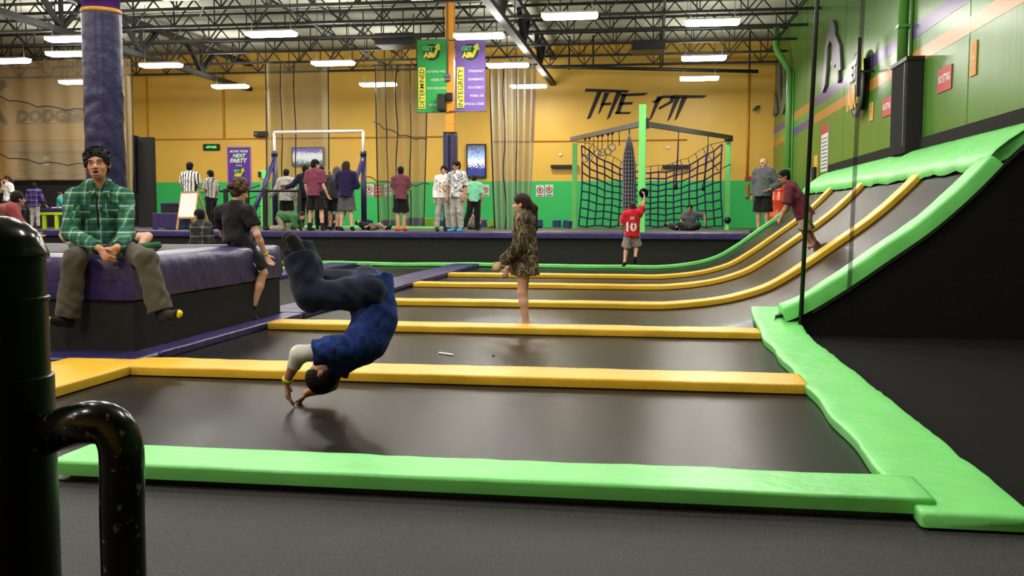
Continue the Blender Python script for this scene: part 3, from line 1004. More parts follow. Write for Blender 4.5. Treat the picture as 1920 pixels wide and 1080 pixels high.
# ------------------------------------------------------------------ screens, posters, signs on the rear wall
def on_wall(x0, y0, x1, y1, d=0.0, Y=YB):
    a, b = W(x0, y1, Y=Y - .03), W(x1, y0, Y=Y - .03)
    return a.x, b.x, a.z, b.z
def screen_mat(name, kind):
    m = bpy.data.materials.new(name)
    m.use_nodes = True
    nt, b = nodes_of(m)
    b.inputs['Base Color'].default_value = (.01, .01, .01, 1)
    b.inputs['Roughness'].default_value = .2
    tc = nt.nodes.new('ShaderNodeTexCoord')
    sep = nt.nodes.new('ShaderNodeSeparateXYZ')
    nt.links.new(tc.outputs['Generated'], sep.inputs[0])
    n = nt.nodes.new('ShaderNodeTexVoronoi' if kind == 'p' else 'ShaderNodeTexNoise')
    n.inputs['Scale'].default_value = 16 if kind == 'p' else 5
    mp = nt.nodes.new('ShaderNodeMapping')
    mp.inputs['Scale'].default_value = (1, 1, 1.8) if kind == 'p' else (1.6, 1, .9)
    nt.links.new(tc.outputs['Generated'], mp.inputs[0])
    nt.links.new(mp.outputs[0], n.inputs['Vector'])
    r = nt.nodes.new('ShaderNodeValToRGB')
    cr = r.color_ramp
    if kind == 'p':
        cols = [(0, '0c3a34'), (.16, '1a2f9a'), (.34, '20186a'), (.44, 'ffffff'), (.62, 'a8c4ff'), (.95, '2a3a5c')]
    else:
        cols = [(0, '14404a'), (.22, '3f7a80'), (.36, 'e8f4ee'), (.5, 'ffffff'), (.72, 'ffffff'), (.95, '5a4cc0')]
    while len(cr.elements) < len(cols):
        cr.elements.new(.5)
    for e, (p, c) in zip(cr.elements, cols):
        e.position = p
        e.color = lin(c)
    ad = nt.nodes.new('ShaderNodeMath')
    ad.operation = 'MULTIPLY_ADD'
    src = n.outputs['Distance'] if kind == 'p' else n.outputs['Fac']
    nt.links.new(src, ad.inputs[0])
    ad.inputs[1].default_value = .35 if kind == 'p' else .5
    ad.inputs[2].default_value = -.17
    a2 = nt.nodes.new('ShaderNodeMath')
    a2.operation = 'ADD'
    nt.links.new(ad.outputs[0], a2.inputs[0])
    nt.links.new(sep.outputs['Z'], a2.inputs[1])
    nt.links.new(a2.outputs[0], r.inputs[0])
    nt.links.new(r.outputs[0], b.inputs['Emission Color'])
    b.inputs['Emission Strength'].default_value = 1.5
    return m
for x0, y0, x1, y1, kind, lab in ((548, 276, 608, 312, 'l', 'lit wide television on the yellow wall behind the bar frame'), (875, 270, 912, 334, 'p', 'lit upright television showing a crowd right of the yellow column')):
    xa_, xb_, za_, zb_ = on_wall(x0, y0, x1, y1)
    t = thing('television', ((xa_ + xb_) / 2, YB - .08, za_), lab, 'television', 'televisions on the rear wall')
    MB().box(xa_, xb_, YB - .1, YB - .001, za_, zb_).build('casing', 'black', t, bevel=.01)
    MB().box(xa_ + .05, xb_ - .05, YB - .104, YB - .1, za_ + .05, zb_ - .05).build('screen', screen_mat('screen_' + kind, kind), t)
xa_, xb_, za_, zb_ = on_wall(382, 270, 412, 282)
t = thing('led_sign', ((xa_ + xb_) / 2, YB - .05, za_), 'small black LED sign with green digits on the yellow wall', 'led sign')
MB().box(xa_, xb_, YB - .09, YB - .001, za_, zb_).build('casing', 'black', t, bevel=.01)
MB().box(xa_ + .04, xb_ - .04, YB - .093, YB - .09, za_ + .04, zb_ - .04).build('display', mat('led_panel', '04140a', .2, .5), t)
text_rect('led_digits', '-07:02', (xa_ + .1, YB - .095, za_ + .07), (1, 0, 0), (0, 0, 1), xb_ - xa_ - .2, zb_ - za_ - .14, emit('led_green', '28e060', 3), t, .003, 0, .03)
xa_, xb_, za_, zb_ = on_wall(427, 275, 470, 352)
t = thing('party_poster', ((xa_ + xb_) / 2, YB - .03, za_), 'purple poster reading BOOK YOUR NEXT PARTY on the yellow wall', 'poster')
MB().box(xa_, xb_, YB - .03, YB - .001, za_, zb_).build('frame', mat('poster_edge', '9a62b8', .5, .3), t)
MB().box(xa_ + .04, xb_ - .04, YB - .036, YB - .03, za_ + .04, zb_ - .04).build('print', mat('poster_purple', '5b2a92', .45, .4), t)
pw, phh = xb_ - xa_, zb_ - za_
lt = mat('poster_letter', 'cfe8c0', .5, .3)
for s, fx0, fx1, z0, z1 in (('BOOK YOUR', .12, .88, .86, .92), ('NEXT', .24, .8, .74, .83), ('PARTY', .12, .86, .61, .72), ('WITH US', .36, .62, .53, .56)):
    text_rect('lettering', s, (xa_ + fx0 * pw, YB - .037, za_ + z0 * phh), (1, 0, 0), (0, 0, 1), (fx1 - fx0) * pw, (z1 - z0) * phh, lt, t, .003, .2, .05)
logo(t, (xa_ + .5 * pw, YB - .036, za_ + .36 * phh), (1, 0, 0), (0, 0, 1), .2 * pw, (0, -1, 0))

def warn_sign(x0, y0, x1, y1, label, red=False):
    xa_, xb_, za_, zb_ = on_wall(x0, y0, x1, y1)
    w, h = xb_ - xa_, zb_ - za_
    t = thing('warning_sign', ((xa_ + xb_) / 2, YB - .02, za_), label, 'sign', 'safety signs on the green dado')
    MB().box(xa_, xb_, YB - .02, YB - .007, za_, zb_).build('plate', 'red_sign' if red else 'paper', t)
    yy = YB - .021
    if red:
        for k, s in enumerate(('FOAM', 'PIT', 'RULES')):
            text_rect('lettering', s, (xa_ + .15 * w, yy, za_ + (.72 - .27 * k) * h), (1, 0, 0), (0, 0, 1), .7 * w, .13 * h, 'white_paint', t, .003, 0, .02)
        return
    c = Vector(((xa_ + xb_) / 2, yy - .003, za_ + .55 * h))
    r = .36 * w
    MB().tube([c + Vector((r * math.cos(k * math.pi / 10), 0, r * math.sin(k * math.pi / 10))) for k in range(20)], .016, 5, closed=True).build('ban_ring', 'red_sign', t)
    MB().bar(c + Vector((-r * .7, 0, r * .7)), c + Vector((r * .7, 0, -r * .7)), .028, .01).build('ban_bar', 'red_sign', t)
    MB().prism([c + Vector((x * r, 0, z * r)) for x, z in ((-.5, -.5), (-.2, .1), (-.35, .45), (0, .6), (.15, .25), (.55, .35), (.2, -.05), (.3, -.6), (0, -.2))], (0, -.003, 0)).build('pictogram', 'letter', t)
    text_rect('lettering', 'NO', (xa_ + .35 * w, yy, za_ + .88 * h), (1, 0, 0), (0, 0, 1), .3 * w, .06 * h, 'letter', t, .003)
    MB().box(xa_ + .15 * w, xb_ - .15 * w, yy - .003, yy, za_ + .1 * h, za_ + .14 * h).build('text_line', 'letter', t)
    MB().box(xa_ + .2 * w, xb_ - .2 * w, yy - .003, yy, za_ + .05 * h, za_ + .08 * h).build('text_line', 'letter', t)
warn_sign(684, 345, 700, 368, 'white prohibition sign left of the red sign on the green dado')
warn_sign(721, 345, 734, 368, 'white prohibition sign between the red sign and the boy in maroon')
warn_sign(702, 346, 717, 369, 'red sign with white lettering on the green dado', True)
warn_sign(869, 346, 884, 368, 'white prohibition sign left of the boy in the mint tee')
warn_sign(904, 346, 917, 368, 'white prohibition sign right of the boy in the mint tee')
warn_sign(1005, 347, 1020, 369, 'white prohibition sign behind the girl, left one of the pair')
warn_sign(1022, 346, 1037, 368, 'white prohibition sign left of the rig, right one of the pair')
xa_, xb_, za_, zb_ = on_wall(481, 247, 503, 257)
t = thing('wall_camera', ((xa_ + xb_) / 2, YB - .2, za_), 'black box camera on the yellow wall left of the bar frame', 'camera')
MB().box(xa_, xb_, YB - .3, YB - .001, za_, zb_).build('body', 'black', t, bevel=.02)
MB().lathe([(.06, 0), (.06, .03), (.03, .035)], (xa_ + .1, YB - .3, (za_ + zb_) / 2), 14, (0, -1, 0)).build('lens', 'grey_steel', t, True)
xa_, xb_, za_, zb_ = on_wall(1412, 199, 1422, 208)
t = thing('security_camera', ((xa_ + xb_) / 2, YB - .1, za_), 'small grey security camera on the yellow wall right of the lettering', 'camera')
MB().bar((xa_, YB - .3, za_), (xb_, YB - .05, zb_), .1, .08).build('body', 'grey_steel', t)
MB().box(xb_ - .03, xb_ + .03, YB - .08, YB - .001, zb_ - .05, zb_ + .05).build('mount', 'white_paint', t)

# ------------------------------------------------------------------ net curtains
NET1 = net_mat('grey_net', '857c68', .5)
NET2 = net_mat('pale_net', 'a8a294', .6)
NET3 = net_mat('dodge_net', 'a8977c', .42)
def curtain(pts_px, Y, ztop, zbot, folds, amp, m, label, cinch=None, hems=()):
    x0, x1 = W(pts_px[0], 300, Y=Y).x, W(pts_px[1], 300, Y=Y).x
    t = thing('net_curtain', ((x0 + x1) / 2, Y, zbot), label, 'net', 'hanging nets')
    nx, nz = max(20, folds * 8), 14
    G = []
    def pt(u, v):
        k = 1 if cinch is None else 1 - cinch * (1 - v) ** 1.5
        x = (x0 + x1) / 2 + (x1 - x0) * (u - .5) * k
        return (x, Y + amp * math.sin(u * folds * 2 * math.pi + v * 1.3) + .4 * amp * math.sin(u * folds * 5 + 2), zbot + (ztop - zbot) * v)
    for j in range(nz + 1):
        G.append([pt(i / nx, j / nz) for i in range(nx + 1)])
    MB().grid(G).build('netting', m, t, True)
    for u in hems:
        MB().tube([pt(u + .02 * math.sin(k * 1.1) * (0 < u < 1), k / 12) for k in range(13)], .022, 5).build('hem_cord', 'steel', t, True)
    MB().tube([(x0 - .05, Y, ztop), (x1 + .05, Y, ztop)], .025, 6).build('head_cable', 'steel', t, True)
    return t
curtain((498, 615), 31.5, 6.45, PZ + .01, 5, .1, NET1, 'grey net curtain hanging behind the bar frame', None, (0, .25, .48, 1))
cur_b = curtain((702, 799), 31.0, 6.2, PZ + .01, 6, .16, NET1, 'folded grey net curtain between the bar frame and the column', .12, (0, .25, .45, .7, 1))
curtain((916, 1004), 29.5, 5.9, PZ + .01, 7, .22, NET2, 'pale gathered net curtain behind the girl in camouflage', .25, (0, .3, .6))
cur_d = curtain((-60, 250), 29.0, 6.3, 2.42, 7, .06, NET3, 'wide grey net across the dodgeball area at the left', None, (1,))
for Y, a, b, lab in ((30.6, (700, 228), (800, 262), 'thin black cord looped across the folded net'), (30.6, (684, 331), (805, 345), 'thin black cord hung low across the folded net'), (28.6, (-20, 176), (162, 206), 'dark cord sagging across the dodgeball net'), (28.6, (-20, 286), (166, 308), 'dark cord sagging in front of the roller shutter')):
    A, B = W(*a, Y=Y), W(*b, Y=Y)
    P = [A.lerp(B, k / 10) + Vector((0, 0, -.12 * math.sin(k * math.pi / 10) + .05 * math.sin(k * 2.2))) for k in range(11)]
    MB().tube(P, .018, 5).build('sagging_cord', 'steel', cur_b if Y > 30 else cur_d, True)

# black hanging net pole and mesh hem in front of the bank
a, b = W(1500, 624, Y=10.62), W(1533, -10, Y=10.62)
top = a + (b - a) * ((ROOF - a.z) / (b.z - a.z))
t = thing('net_pole', (a.x, a.y, 0), 'tall thin black pole rising from the near foot of the bank', 'pole')
MB().tube([(a.x, a.y, 0), top], .024, 10).build('pole', 'black', t, True)
MB().lathe([(.06, 0), (.06, .015), (.03, .03)], (a.x, a.y, 0), 16).build('foot_plate', 'black', t, True)
a, b = W(1592, 548, Y=10.6), W(1619, -10, Y=10.6)
top = a + (b - a) * ((ROOF - a.z) / (b.z - a.z))
hem = net_mat('dark_hem_mesh', '2c2a2c', .42)
MB().obox((a + top) / 2, (.022, 0, 0), (0, .004, 0), (top - a) / 2).build('net_hem', hem, label='see-through dark mesh strip hanging in front of the bank', cat='net strip')

# ------------------------------------------------------------------ right wall fittings
def downspout(y, z0, z1, r, label, crook=False):
    t = thing('downspout', (XR - r - .02, y, z0), label, 'pipe', 'green pipes on the lime wall')
    pts = [(XR - r - .02, y, z0), (XR - r - .02, y, z1)]
    if crook:
        pts += [(XR - r - .04, y + .1, z1 + .15), (XR - r - .25, y + 1.1, z1 + .8), (XR - r - .3, y + 1.2, z1 + 1.0), (XR - r - .3, y + 1.2, 7.2)]
    MB().tube(pts, r, 12).build('pipe', 'pipe_green', t, True)
    for z in (z0 + .6, z0 + 1.8):
        MB().box(XR - 2 * r - .03, XR, y - r - .02, y + r + .02, z, z + .05).build('strap', 'pipe_green', t)
    MB().tube([(XR - .03, y - r - .12, z0), (XR - .03, y - r - .12, z1)], .025, 8).build('conduit', 'pipe_green', t, True)
downspout(30.3, .9, 5.6, .1, 'green downspout with a crook at the top near the rear corner', True)
downspout(16.7, 3.76, 7.2, .085, 'green pipe rising from the black pillar on the lime wall')
t = thing('padded_pillar', (3.93, 16.6, 2.2), 'black padded pillar against the lime wall above the bank', 'pillar')
MB().box(3.80, XR - .001, 15.75, 16.75, 2.28, 3.72).build('padding', 'dark_carpet', t, bevel=.02)
MB().box(3.795, 3.80, 15.9, 15.93, 2.4, 3.7).build('corner_trim', 'grey_steel', t)
MB().box(3.78, XR - .001, 15.73, 16.78, 3.70, 3.76).build('cap', 'black', t)

def wall_shape(name, pts, m, label, thick=.05, cat='wall figure'):
    P = [W(x, y, X=XR) - Vector((.02, 0, 0)) for x, y in pts]
    return tag(MB().prism(P, (-thick, 0, 0)).build(name, m), label, cat, 'cut-out figures on the lime wall')
wall_shape('jumper_figure', [(1564, 37), (1567, 38), (1571, 50), (1571, 64), (1574, 70), (1580, 85), (1582, 130), (1578, 132), (1577, 110), (1578, 148), (1576, 156), (1574, 156), (1573, 118), (1569, 126), (1563, 122), (1562, 117), (1566, 112), (1567, 84), (1561, 76), (1557, 88), (1555, 130), (1552, 160), (1547, 174), (1545, 172), (1549, 130), (1551, 110), (1552, 88), (1557, 62), (1561, 44)], 'silhouette', 'large purple-grey metal figure of a jumper mid-split on the lime wall')
wall_shape('jumper_figure', [(1461, 119), (1465, 119), (1466, 130), (1466, 160), (1465, 186), (1463, 186), (1462, 162), (1459.5, 155), (1459.5, 128)], 'silhouette', 'narrow dark metal figure high on the lime wall near the rear corner')
wall_shape('jumper_figure', [(1475, 132), (1476, 140), (1475.5, 160), (1477, 170), (1476, 195), (1471, 213), (1467.5, 215), (1467, 208), (1472, 196), (1473.5, 170), (1473.5, 150)], 'silhouette', 'curved dark metal figure beside the green downspout')
wall_shape('jumper_figure', [(1456, 175), (1458, 180), (1459.5, 200), (1460.5, 212), (1458, 212), (1456, 219), (1455, 210), (1453.5, 218), (1452.5, 212), (1454.5, 200), (1455, 182)], 'silhouette', 'lowest small dark metal figure on the lime wall near the rear corner')
lc = W(1607, 158, X=XR - .13)
t = thing('logo_sign', (XR - .1, lc.y, lc.z - .7), 'round metal GET AIR badge sign standing off the lime wall', 'sign')
logo(t, (XR - .12, lc.y, lc.z), (0, -1, 0), (0, 0, 1), .66, (-1, 0, 0), mat('badge_grey', '6d7268', .4, .4), mat('badge_orange', 'd8952e', .4, .4), 'white_paint')
MB().box(XR - .12, XR - .001, lc.y - .05, lc.y + .05, lc.z - .5, lc.z + .5).build('standoff', 'steel', t)
MB().box(XR - .32, XR - .25, lc.y - .95, lc.y - .88, lc.z - .35, lc.z + .75).build('edge_bar', 'black', t)
MB().box(XR - .26, XR - .001, lc.y - .94, lc.y - .89, lc.z + .1, lc.z + .14).build('bar_arm', 'black', t)
def rsign(y0, y1, z0, z1, m, label, words=None, lm='white_paint'):
    t = thing('wall_sign', (XR - .01, (y0 + y1) / 2, z0), label, 'sign', 'small signs on the lime wall')
    MB().box(XR - .015, XR - .005, y0, y1, z0, z1).build('plate', m, t)
    if words:
        n = len(words)
        for k, s in enumerate(words):
            h = (z1 - z0) / (n + .6)
            text_rect('lettering', s, (XR - .0155, y1 - .08 * (y1 - y0), z1 - (k + 1) * h), (0, -1, 0), (0, 0, 1), .84 * (y1 - y0), h * .55, lm, t, .003, 0, .02)
    return t
rsign(14.3, 14.95, 3.08, 3.42, 'red_sign', 'red sign reading NO SITTING nearest the camera on the lime wall', ['NO SITTING'])
rsign(17.75, 18.42, 3.08, 3.40, 'red_sign', 'red sign reading NO SITTING left of the black pillar', ['NO SITTING'])
orange_paper = mat('orange_paper', 'd0904a', .6, .3)
t = rsign(13.25, 13.5, 3.12, 3.56, orange_paper, 'narrow orange notice nearest the camera on the lime wall', ['A', 'B', 'C'], 'stripe_orange')
rsign(19.2, 19.5, 3.12, 3.46, orange_paper, 'narrow orange notice left of the second red sign', ['A', 'B', 'C'], 'stripe_orange')
t = rsign(24.0, 24.95, 2.38, 3.52, 'paper', 'tall white rules board with a red heading on the lime wall')
MB().box(XR - .018, XR - .0145, 24.0, 24.95, 3.3, 3.52).build('heading', 'red_sign', t)
for k in range(9):
    MB().box(XR - .017, XR - .0145, 24.08, 24.85, 2.45 + k * .09, 2.48 + k * .09).build('text_line', 'silhouette', t)
rsign(26.5, 26.9, 2.2, 2.8, 'paper', 'pale notice on the lime wall just left of the black pole')
t = thing('wall_phone', (XR - .05, 25.5, 2.0), 'black wall phone on a yellow board beside the bank', 'phone')
MB().box(XR - .03, XR - .005, 25.4, 25.9, 1.9, 2.85).build('board', 'wall_yellow', t)
MB().box(XR - .12, XR - .03, 25.42, 25.7, 2.15, 2.55).build('handset', 'black', t, bevel=.02)
# orange barrel and yellow post on the deck behind the bank
p = W(1462, 410, Y=27)
t = thing('orange_barrel', (p.x, 27, PZ), 'glossy orange barrel standing on the deck behind the climbing boy', 'barrel')
zt = W(1462, 346, Y=27).z - PZ
MB().lathe([(.24, 0), (.27, .05), (.27, zt * .3), (.285, zt * .32), (.27, zt * .34), (.27, zt * .64), (.285, zt * .66), (.27, zt * .68), (.26, zt * .95), (.2, zt)], (p.x, 27, PZ), 28).build('drum', 'orange', t, True, angle=50)
MB().lathe([(.27, 0), (.29, .01), (.29, .03), (.27, .04)], (p.x, 27, PZ + zt * .86), 28).build('hoop', 'orange', t, True)
p = W(1410, 380, Y=33)
MB().box(p.x - .06, p.x + .06, 34.88, 34.985, 1.95, 2.45).build('fire_box', 'stripe_orange', bevel=.02, label='small orange box on the green dado behind the bald man', cat='box')
p = W(1405, 335, Y=YB - .05)
MB().box(p.x - .15, XR - .3, YB - .05, YB - .006, p.z - .06, p.z + .08).build('red_stripe_board', 'red_sign', label='thin red board on the yellow wall behind the bald man', cat='board')

# ------------------------------------------------------------------ left end of the deck
# black partition
a, b = W(265, 258, Y=31), W(291, 258, Y=31)
t = thing('partition', ((a.x + b.x) / 2, 31, PZ), 'tall black carpeted partition between the dodgeball area and the yellow wall', 'partition')
MB().box(a.x - .05, b.x, 30.8, 31.0, PZ, a.z).build('panel', 'dark_carpet', t, bevel=.01)
MB().box(a.x - .35, a.x - .05, 30.6, 30.95, PZ + 1.15, a.z + .05).build('side_panel', 'black', t, bevel=.01)
MB().box(XL + 1, a.x - .36, 31.0, 31.1, PZ, PZ + 1.45).build('low_panel', 'dark_carpet', t)
# blocks
def vbox(x0, y0, x1, y1, Y, d, m, label, top=None):
    a, b = W(x0, y1, Y=Y), W(x1, y0, Y=Y)
    t = thing('soft_block', ((a.x + b.x) / 2, Y + d / 2, PZ), label, 'soft block', 'soft blocks on the deck')
    MB().box(a.x, b.x, Y, Y + d, PZ if Y < 27.5 else PZ, b.z).build('body', m, t, bevel=.03)
    if top:
        MB().box(a.x - .01, b.x + .01, Y - .01, Y + d + .01, b.z - .06, b.z + .02).build('top_cover', top, t, bevel=.02)
vbox(285, 399, 333, 421, 26.2, .8, 'purple_vinyl', 'low purple vinyl block left of the easel board')
vbox(301, 381, 340, 400, 27.4, .8, 'dark_carpet', 'taller black block with a purple top behind the purple one', 'purple_vinyl')
# easel whiteboard
t = thing('easel_board', (W(355, 425, Y=25.6).x, 25.6, PZ), 'white A-frame writing board with wooden frame standing on the deck', 'board')
A, B, Cc, D = W(333, 422, Y=25.3), W(364, 422, Y=25.3), W(371, 360, Y=25.6), W(341, 361, Y=25.6)
zf = PZ
def zat(P, Q, z):
    return P.lerp(Q, (z - P.z) / (Q.z - P.z))
for P, Q in ((A, D), (B, Cc)):
    MB().bar(zat(P, Q, PZ + .01), Q, .045).build('leg', 'wood', t)
    back = Vector((Q.x + .12, 26.1, PZ + .01))
    MB().bar(back, Q, .04).build('rear_leg', 'wood', t)
a2, b2, c2, d2 = A.lerp(D, .22), B.lerp(Cc, .22), Cc, D
MB().prism([a2 - Vector((0, .03, 0)), b2 - Vector((0, .03, 0)), c2 - Vector((0, .03, 0)), d2 - Vector((0, .03, 0))], (0, .02, 0)).build('whiteboard', 'white_paint', t)
MB().bar(a2 - Vector((0, .02, 0)), b2 - Vector((0, .02, 0)), .05).build('lower_rail', 'wood', t)
MB().bar(d2 - Vector((.02, .02, 0)), c2 - Vector((0, .02, 0)), .05).build('upper_rail', 'wood', t)
# black railing with posts
za_ = W(497, 358, Y=26).z
t = thing('railing', (W(490, 430, Y=26).x, 26, PZ), 'black metal railing on the deck left of the bar frame', 'railing')
xs = [W(px, 400, Y=26).x for px in (413, 424, 464, 497, 563)]
MB().tube([(xs[0], 26, za_), (xs[4], 26, za_)], .035, 8).build('top_rail', 'black', t, True)
for x in (xs[1], xs[2], xs[3], xs[4]):
    MB().box(x - .05, x + .05, 25.95, 26.05, PZ, za_ + .06).build('post', 'black', t)
# green post with black rods
p = W(497, 400, Y=33.5)
t = thing('rod_post', (p.x, 33.5, PZ), 'green padded post with short black rods behind the railing', 'post')
MB().box(p.x - .13, p.x + .13, 33.4, 33.66, PZ, W(497, 340, Y=33.5).z).build('padding', 'green_vinyl', t, bevel=.03)
a, b = W(488, 337, Y=33.4), W(501, 319, Y=33.4)
MB().box(a.x, b.x, 33.3, 33.7, a.z, b.z).build('head_box', 'green_vinyl', t, bevel=.04)
MB().box(a.x - .02, a.x + .08, 33.25, 33.3, a.z + .08, b.z - .06).build('bracket', 'black', t)
for k, z in enumerate((1.15, 1.55, 1.95, 2.3)):
    MB().tube([(p.x - .1, 33.45, z + .1), (p.x - .62, 33.2, z - .12)], .022, 6).build('rod', 'black', t, True)
# lime bench table
a, b = W(69, 419, Y=27), W(118, 400, Y=27)
t = thing('bench', ((a.x + b.x) / 2, 27.2, PZ), 'low bench with a purple cushion on a lime green frame left of the man', 'bench')
x0, x1 = a.x, b.x + .3
MB().box(x0, x1, 27, 27.5, b.z - .05, b.z + .04).build('frame_rail', 'lime_table', t, bevel=.01)
for x in (x0 + .22, x1 - .55, x1 - .08):
    MB().box(x - .05, x + .05, 27.02, 27.1, PZ, b.z - .04).build('leg', 'lime_table', t)
MB().box(x0 + .02, x1 - .02, 26.98, 27.5, b.z + .04, b.z + .16).build('cushion', 'purple_vinyl', t, bevel=.03)
p = W(108, 389, Y=27.1)
m = MB()
G = [[(p.x + (i / 8 - .5) * .42, 27.05 + j * .06, b.z + .165 + .05 * max(0, noise.noise(Vector((i * .7, j * .9, 2)))) + .02 * math.sin(j * .8)) for i in range(9)] for j in range(5)]
m.grid(G)
G2 = [[(x, y, b.z + .161) for x, y, z in r[::-1]] for r in G]
m.grid(G2)
m.build('pink_cloth', mat('pink_cloth', 'e884b4', .8, .2), smooth=True, label='crumpled pink cloth lying on the purple bench cushion', cat='cloth')
# small dark things on the deck and block
for px, py, Y, lab in ((305, 424, 25.0, 'small dark shoe lying on the deck edge left of the easel'),):
    p = W(px, py, Y=Y)
    m = MB()
    G = []
    for i in range(9):
        s = i / 8
        r = .055 * math.sin(math.pi * min(1, s * .9 + .1)) ** .5
        G.append([(p.x - .15 + .3 * s, Y + r * math.cos(k * math.pi / 6) * .9, PZ + .001 + max(0, r * (1.25 - .5 * s)) * max(0, math.sin(k * math.pi / 6))) for k in range(7)])
    m.grid(G)
    m.build('shoe', 'black', smooth=True, label=lab, cat='shoe')

# foam cubes along the wall foot
rng = random.Random(3)
fc = []
names = ['purple', 'green', 'blue']
spots_f = [(722, 425, 'purple'), (733, 424, 'blue'), (772, 416, 'purple'), (784, 415, 'purple'), (794, 413, 'green'), (806, 411, 'green'), (812, 420, 'purple'), (779, 424, 'blue'), (824, 424, 'blue'), (905, 418, 'purple'), (922, 421, 'green'), (912, 427, 'blue'), (1010, 427, 'blue'), (1044, 427, 'blue'), (1064, 427, 'blue'), (690, 426, 'purple'), (845, 420, 'purple'), (790, 426, 'purple')]
side_words = ['left of the boy in maroon', 'just left of the orange shoes', 'right of the boy in maroon', 'second right of the boy in maroon', 'tilted beside the folded net', 'on top of the heap by the column', 'under the green ones by the column', 'low in front of the heap', 'nearest the feet of the pair in white', 'right of the boy in the mint tee', 'small one behind the pale net', 'low beside the pale net', 'left behind the girl', 'near the left rig post', 'at the foot of the left rig post', 'behind the lying person', 'behind the pair in white', 'in front of the heap right of maroon boy']
for fi, ((px, py, c), wd_) in enumerate(zip(spots_f, side_words)):
    Y = 31.6 + (fi * 3 % 7) * .34
    p = W(px, py, Y=Y)
    s = .15 if py < 417 else .12
    R = Matrix.Rotation(rng.random() * 1.5, 3, 'Z') @ Matrix.Rotation(rng.random() * .5 - .25, 3, 'X')
    z = PZ + s + .03 if p.z < 1.25 else p.z - .05
    o = MB().obox((p.x, Y, z), R @ Vector((s, 0, 0)), R @ Vector((0, s, 0)), R @ Vector((0, 0, s))).build('foam_cube', 'foam_' + c, bevel=.02)
    tag(o, c + ' foam cube ' + wd_, 'foam cube', 'foam cubes at the wall foot')
# low green airbag lip behind the people
pad('pit_lip', [W(560, 430, Y=30.5), W(860, 432, Y=30.5)], (0, 1, 0), .5, .12, 'green_vinyl', 'low bright green pad on the deck behind the standing group', 'green edge pads', seed=61)
# litter on the second bed
a, b = W(823, 661, Z=.012), W(850, 665, Z=.012)
MB().obox((a + b) / 2, (b - a) / 2, (.004, .02, 0), (0, 0, .004)).build('paper_strip', 'paper', label='torn white wristband strip lying on the second trampoline bed', cat='litter')
p = W(925, 667, Z=.01)
MB().lathe([(.012, 0), (.012, .008), (.006, .012)], (p.x, p.y, .005), 10).build('bead', 'black', smooth=True, label='tiny black bit lying on the second trampoline bed', cat='litter')

# ------------------------------------------------------------------ black post and bent rail in front
p = W(2, 700, Y=1.5)
rx, ry = p.x, 1.5
zt = W(2, 408, Y=1.5).z
R = abs(W(84, 700, Y=1.5).x - p.x)
t = thing('rail_post', (rx, ry, 0), 'glossy black domed post at the left edge nearest the camera', 'post')
zs = W(60, 474, Y=1.5).z
prof = [(R * .98, zs)]
for k in range(1, 9):
    a = k * math.pi / 18
    prof.append((R * .93 * math.cos(a), zs + .004 + (zt - zs) * math.sin(a)))
prof.append((.001, zt))
MB().lathe([(R * .97, zs - .012), (R * 1.0, zs - .008), (R * 1.0, zs)] + prof[1:], (rx, ry, 0), 48).build('dome_cap', 'black_gloss', t, True, angle=40)
z2, z3 = W(80, 563, Y=1.5).z, W(80, 712, Y=1.5).z
MB().lathe([(R * .93, z2), (R * .93, zs - .01)], (rx, ry, 0), 48).build('upper_sleeve', 'black_sleeve', t, True, angle=40)
MB().lathe([(R * .95, z3), (R * .95, z2 - .003), (R * .99, z2 - .003), (R * .99, z2 + .004), (R * .93, z2 + .006)], (rx, ry, 0), 48).build('middle_sleeve', 'black_sleeve', t, True, angle=40)
MB().lathe([(R * 1.02, 0), (R * 1.02, z3 + .004), (R * .95, z3 + .006)], (rx, ry, 0), 48).build('lower_sleeve', 'black_sleeve', t, True, angle=40)
d = lambda px, py, Y=1.42: W(px, py, Y=Y)
pts = catmull([d(60, 825, 1.52), d(110, 806, 1.47), d(165, 792), d(205, 798), d(224, 826), d(229, 870), d(229, 960)], 6)
end = pts[-1]
pts += [Vector((end.x, end.y, end.z * .5)), Vector((end.x, end.y, 0))]
scuffed = mat('scuffed_black_paint', '0a0a0a', .2, .35)
nt, bs = nodes_of(scuffed)
tc = nt.nodes.new('ShaderNodeTexCoord'); n1 = nt.nodes.new('ShaderNodeTexNoise'); rr = nt.nodes.new('ShaderNodeValToRGB')
n1.inputs['Scale'].default_value = 55; n1.inputs['Detail'].default_value = 6
nt.links.new(tc.outputs['Object'], n1.inputs['Vector'])
rr.color_ramp.elements[0].position = .62; rr.color_ramp.elements[0].color = (.003, .003, .003, 1)
rr.color_ramp.elements[1].position = .68; rr.color_ramp.elements[1].color = (.12, .12, .11, 1)
nt.links.new(n1.outputs['Fac'], rr.inputs[0]); nt.links.new(rr.outputs[0], bs.inputs['Base Color'])
MB().tube(pts, abs(W(266, 900, Y=1.42).x - W(191, 900, Y=1.42).x) / 2, 28).build('bent_rail', scuffed, smooth=True, label='scuffed black tubular rail bending down beside the domed post', cat='rail')

# loose white cable hanging from the roof steel
A, B = W(384, -14, Y=21.0), W(375, 31, Y=21.0)
MB().tube([(A.x - .05, 21.0, ROOF), (A.x - .03, 21.0, A.z + .3), A, A.lerp(B, .5) + Vector((.04, 0, 0)), B], .014, 6).build('loose_cable', 'white_paint', smooth=True, label='short white cable hanging from the roof steel right of the purple column', cat='cable')

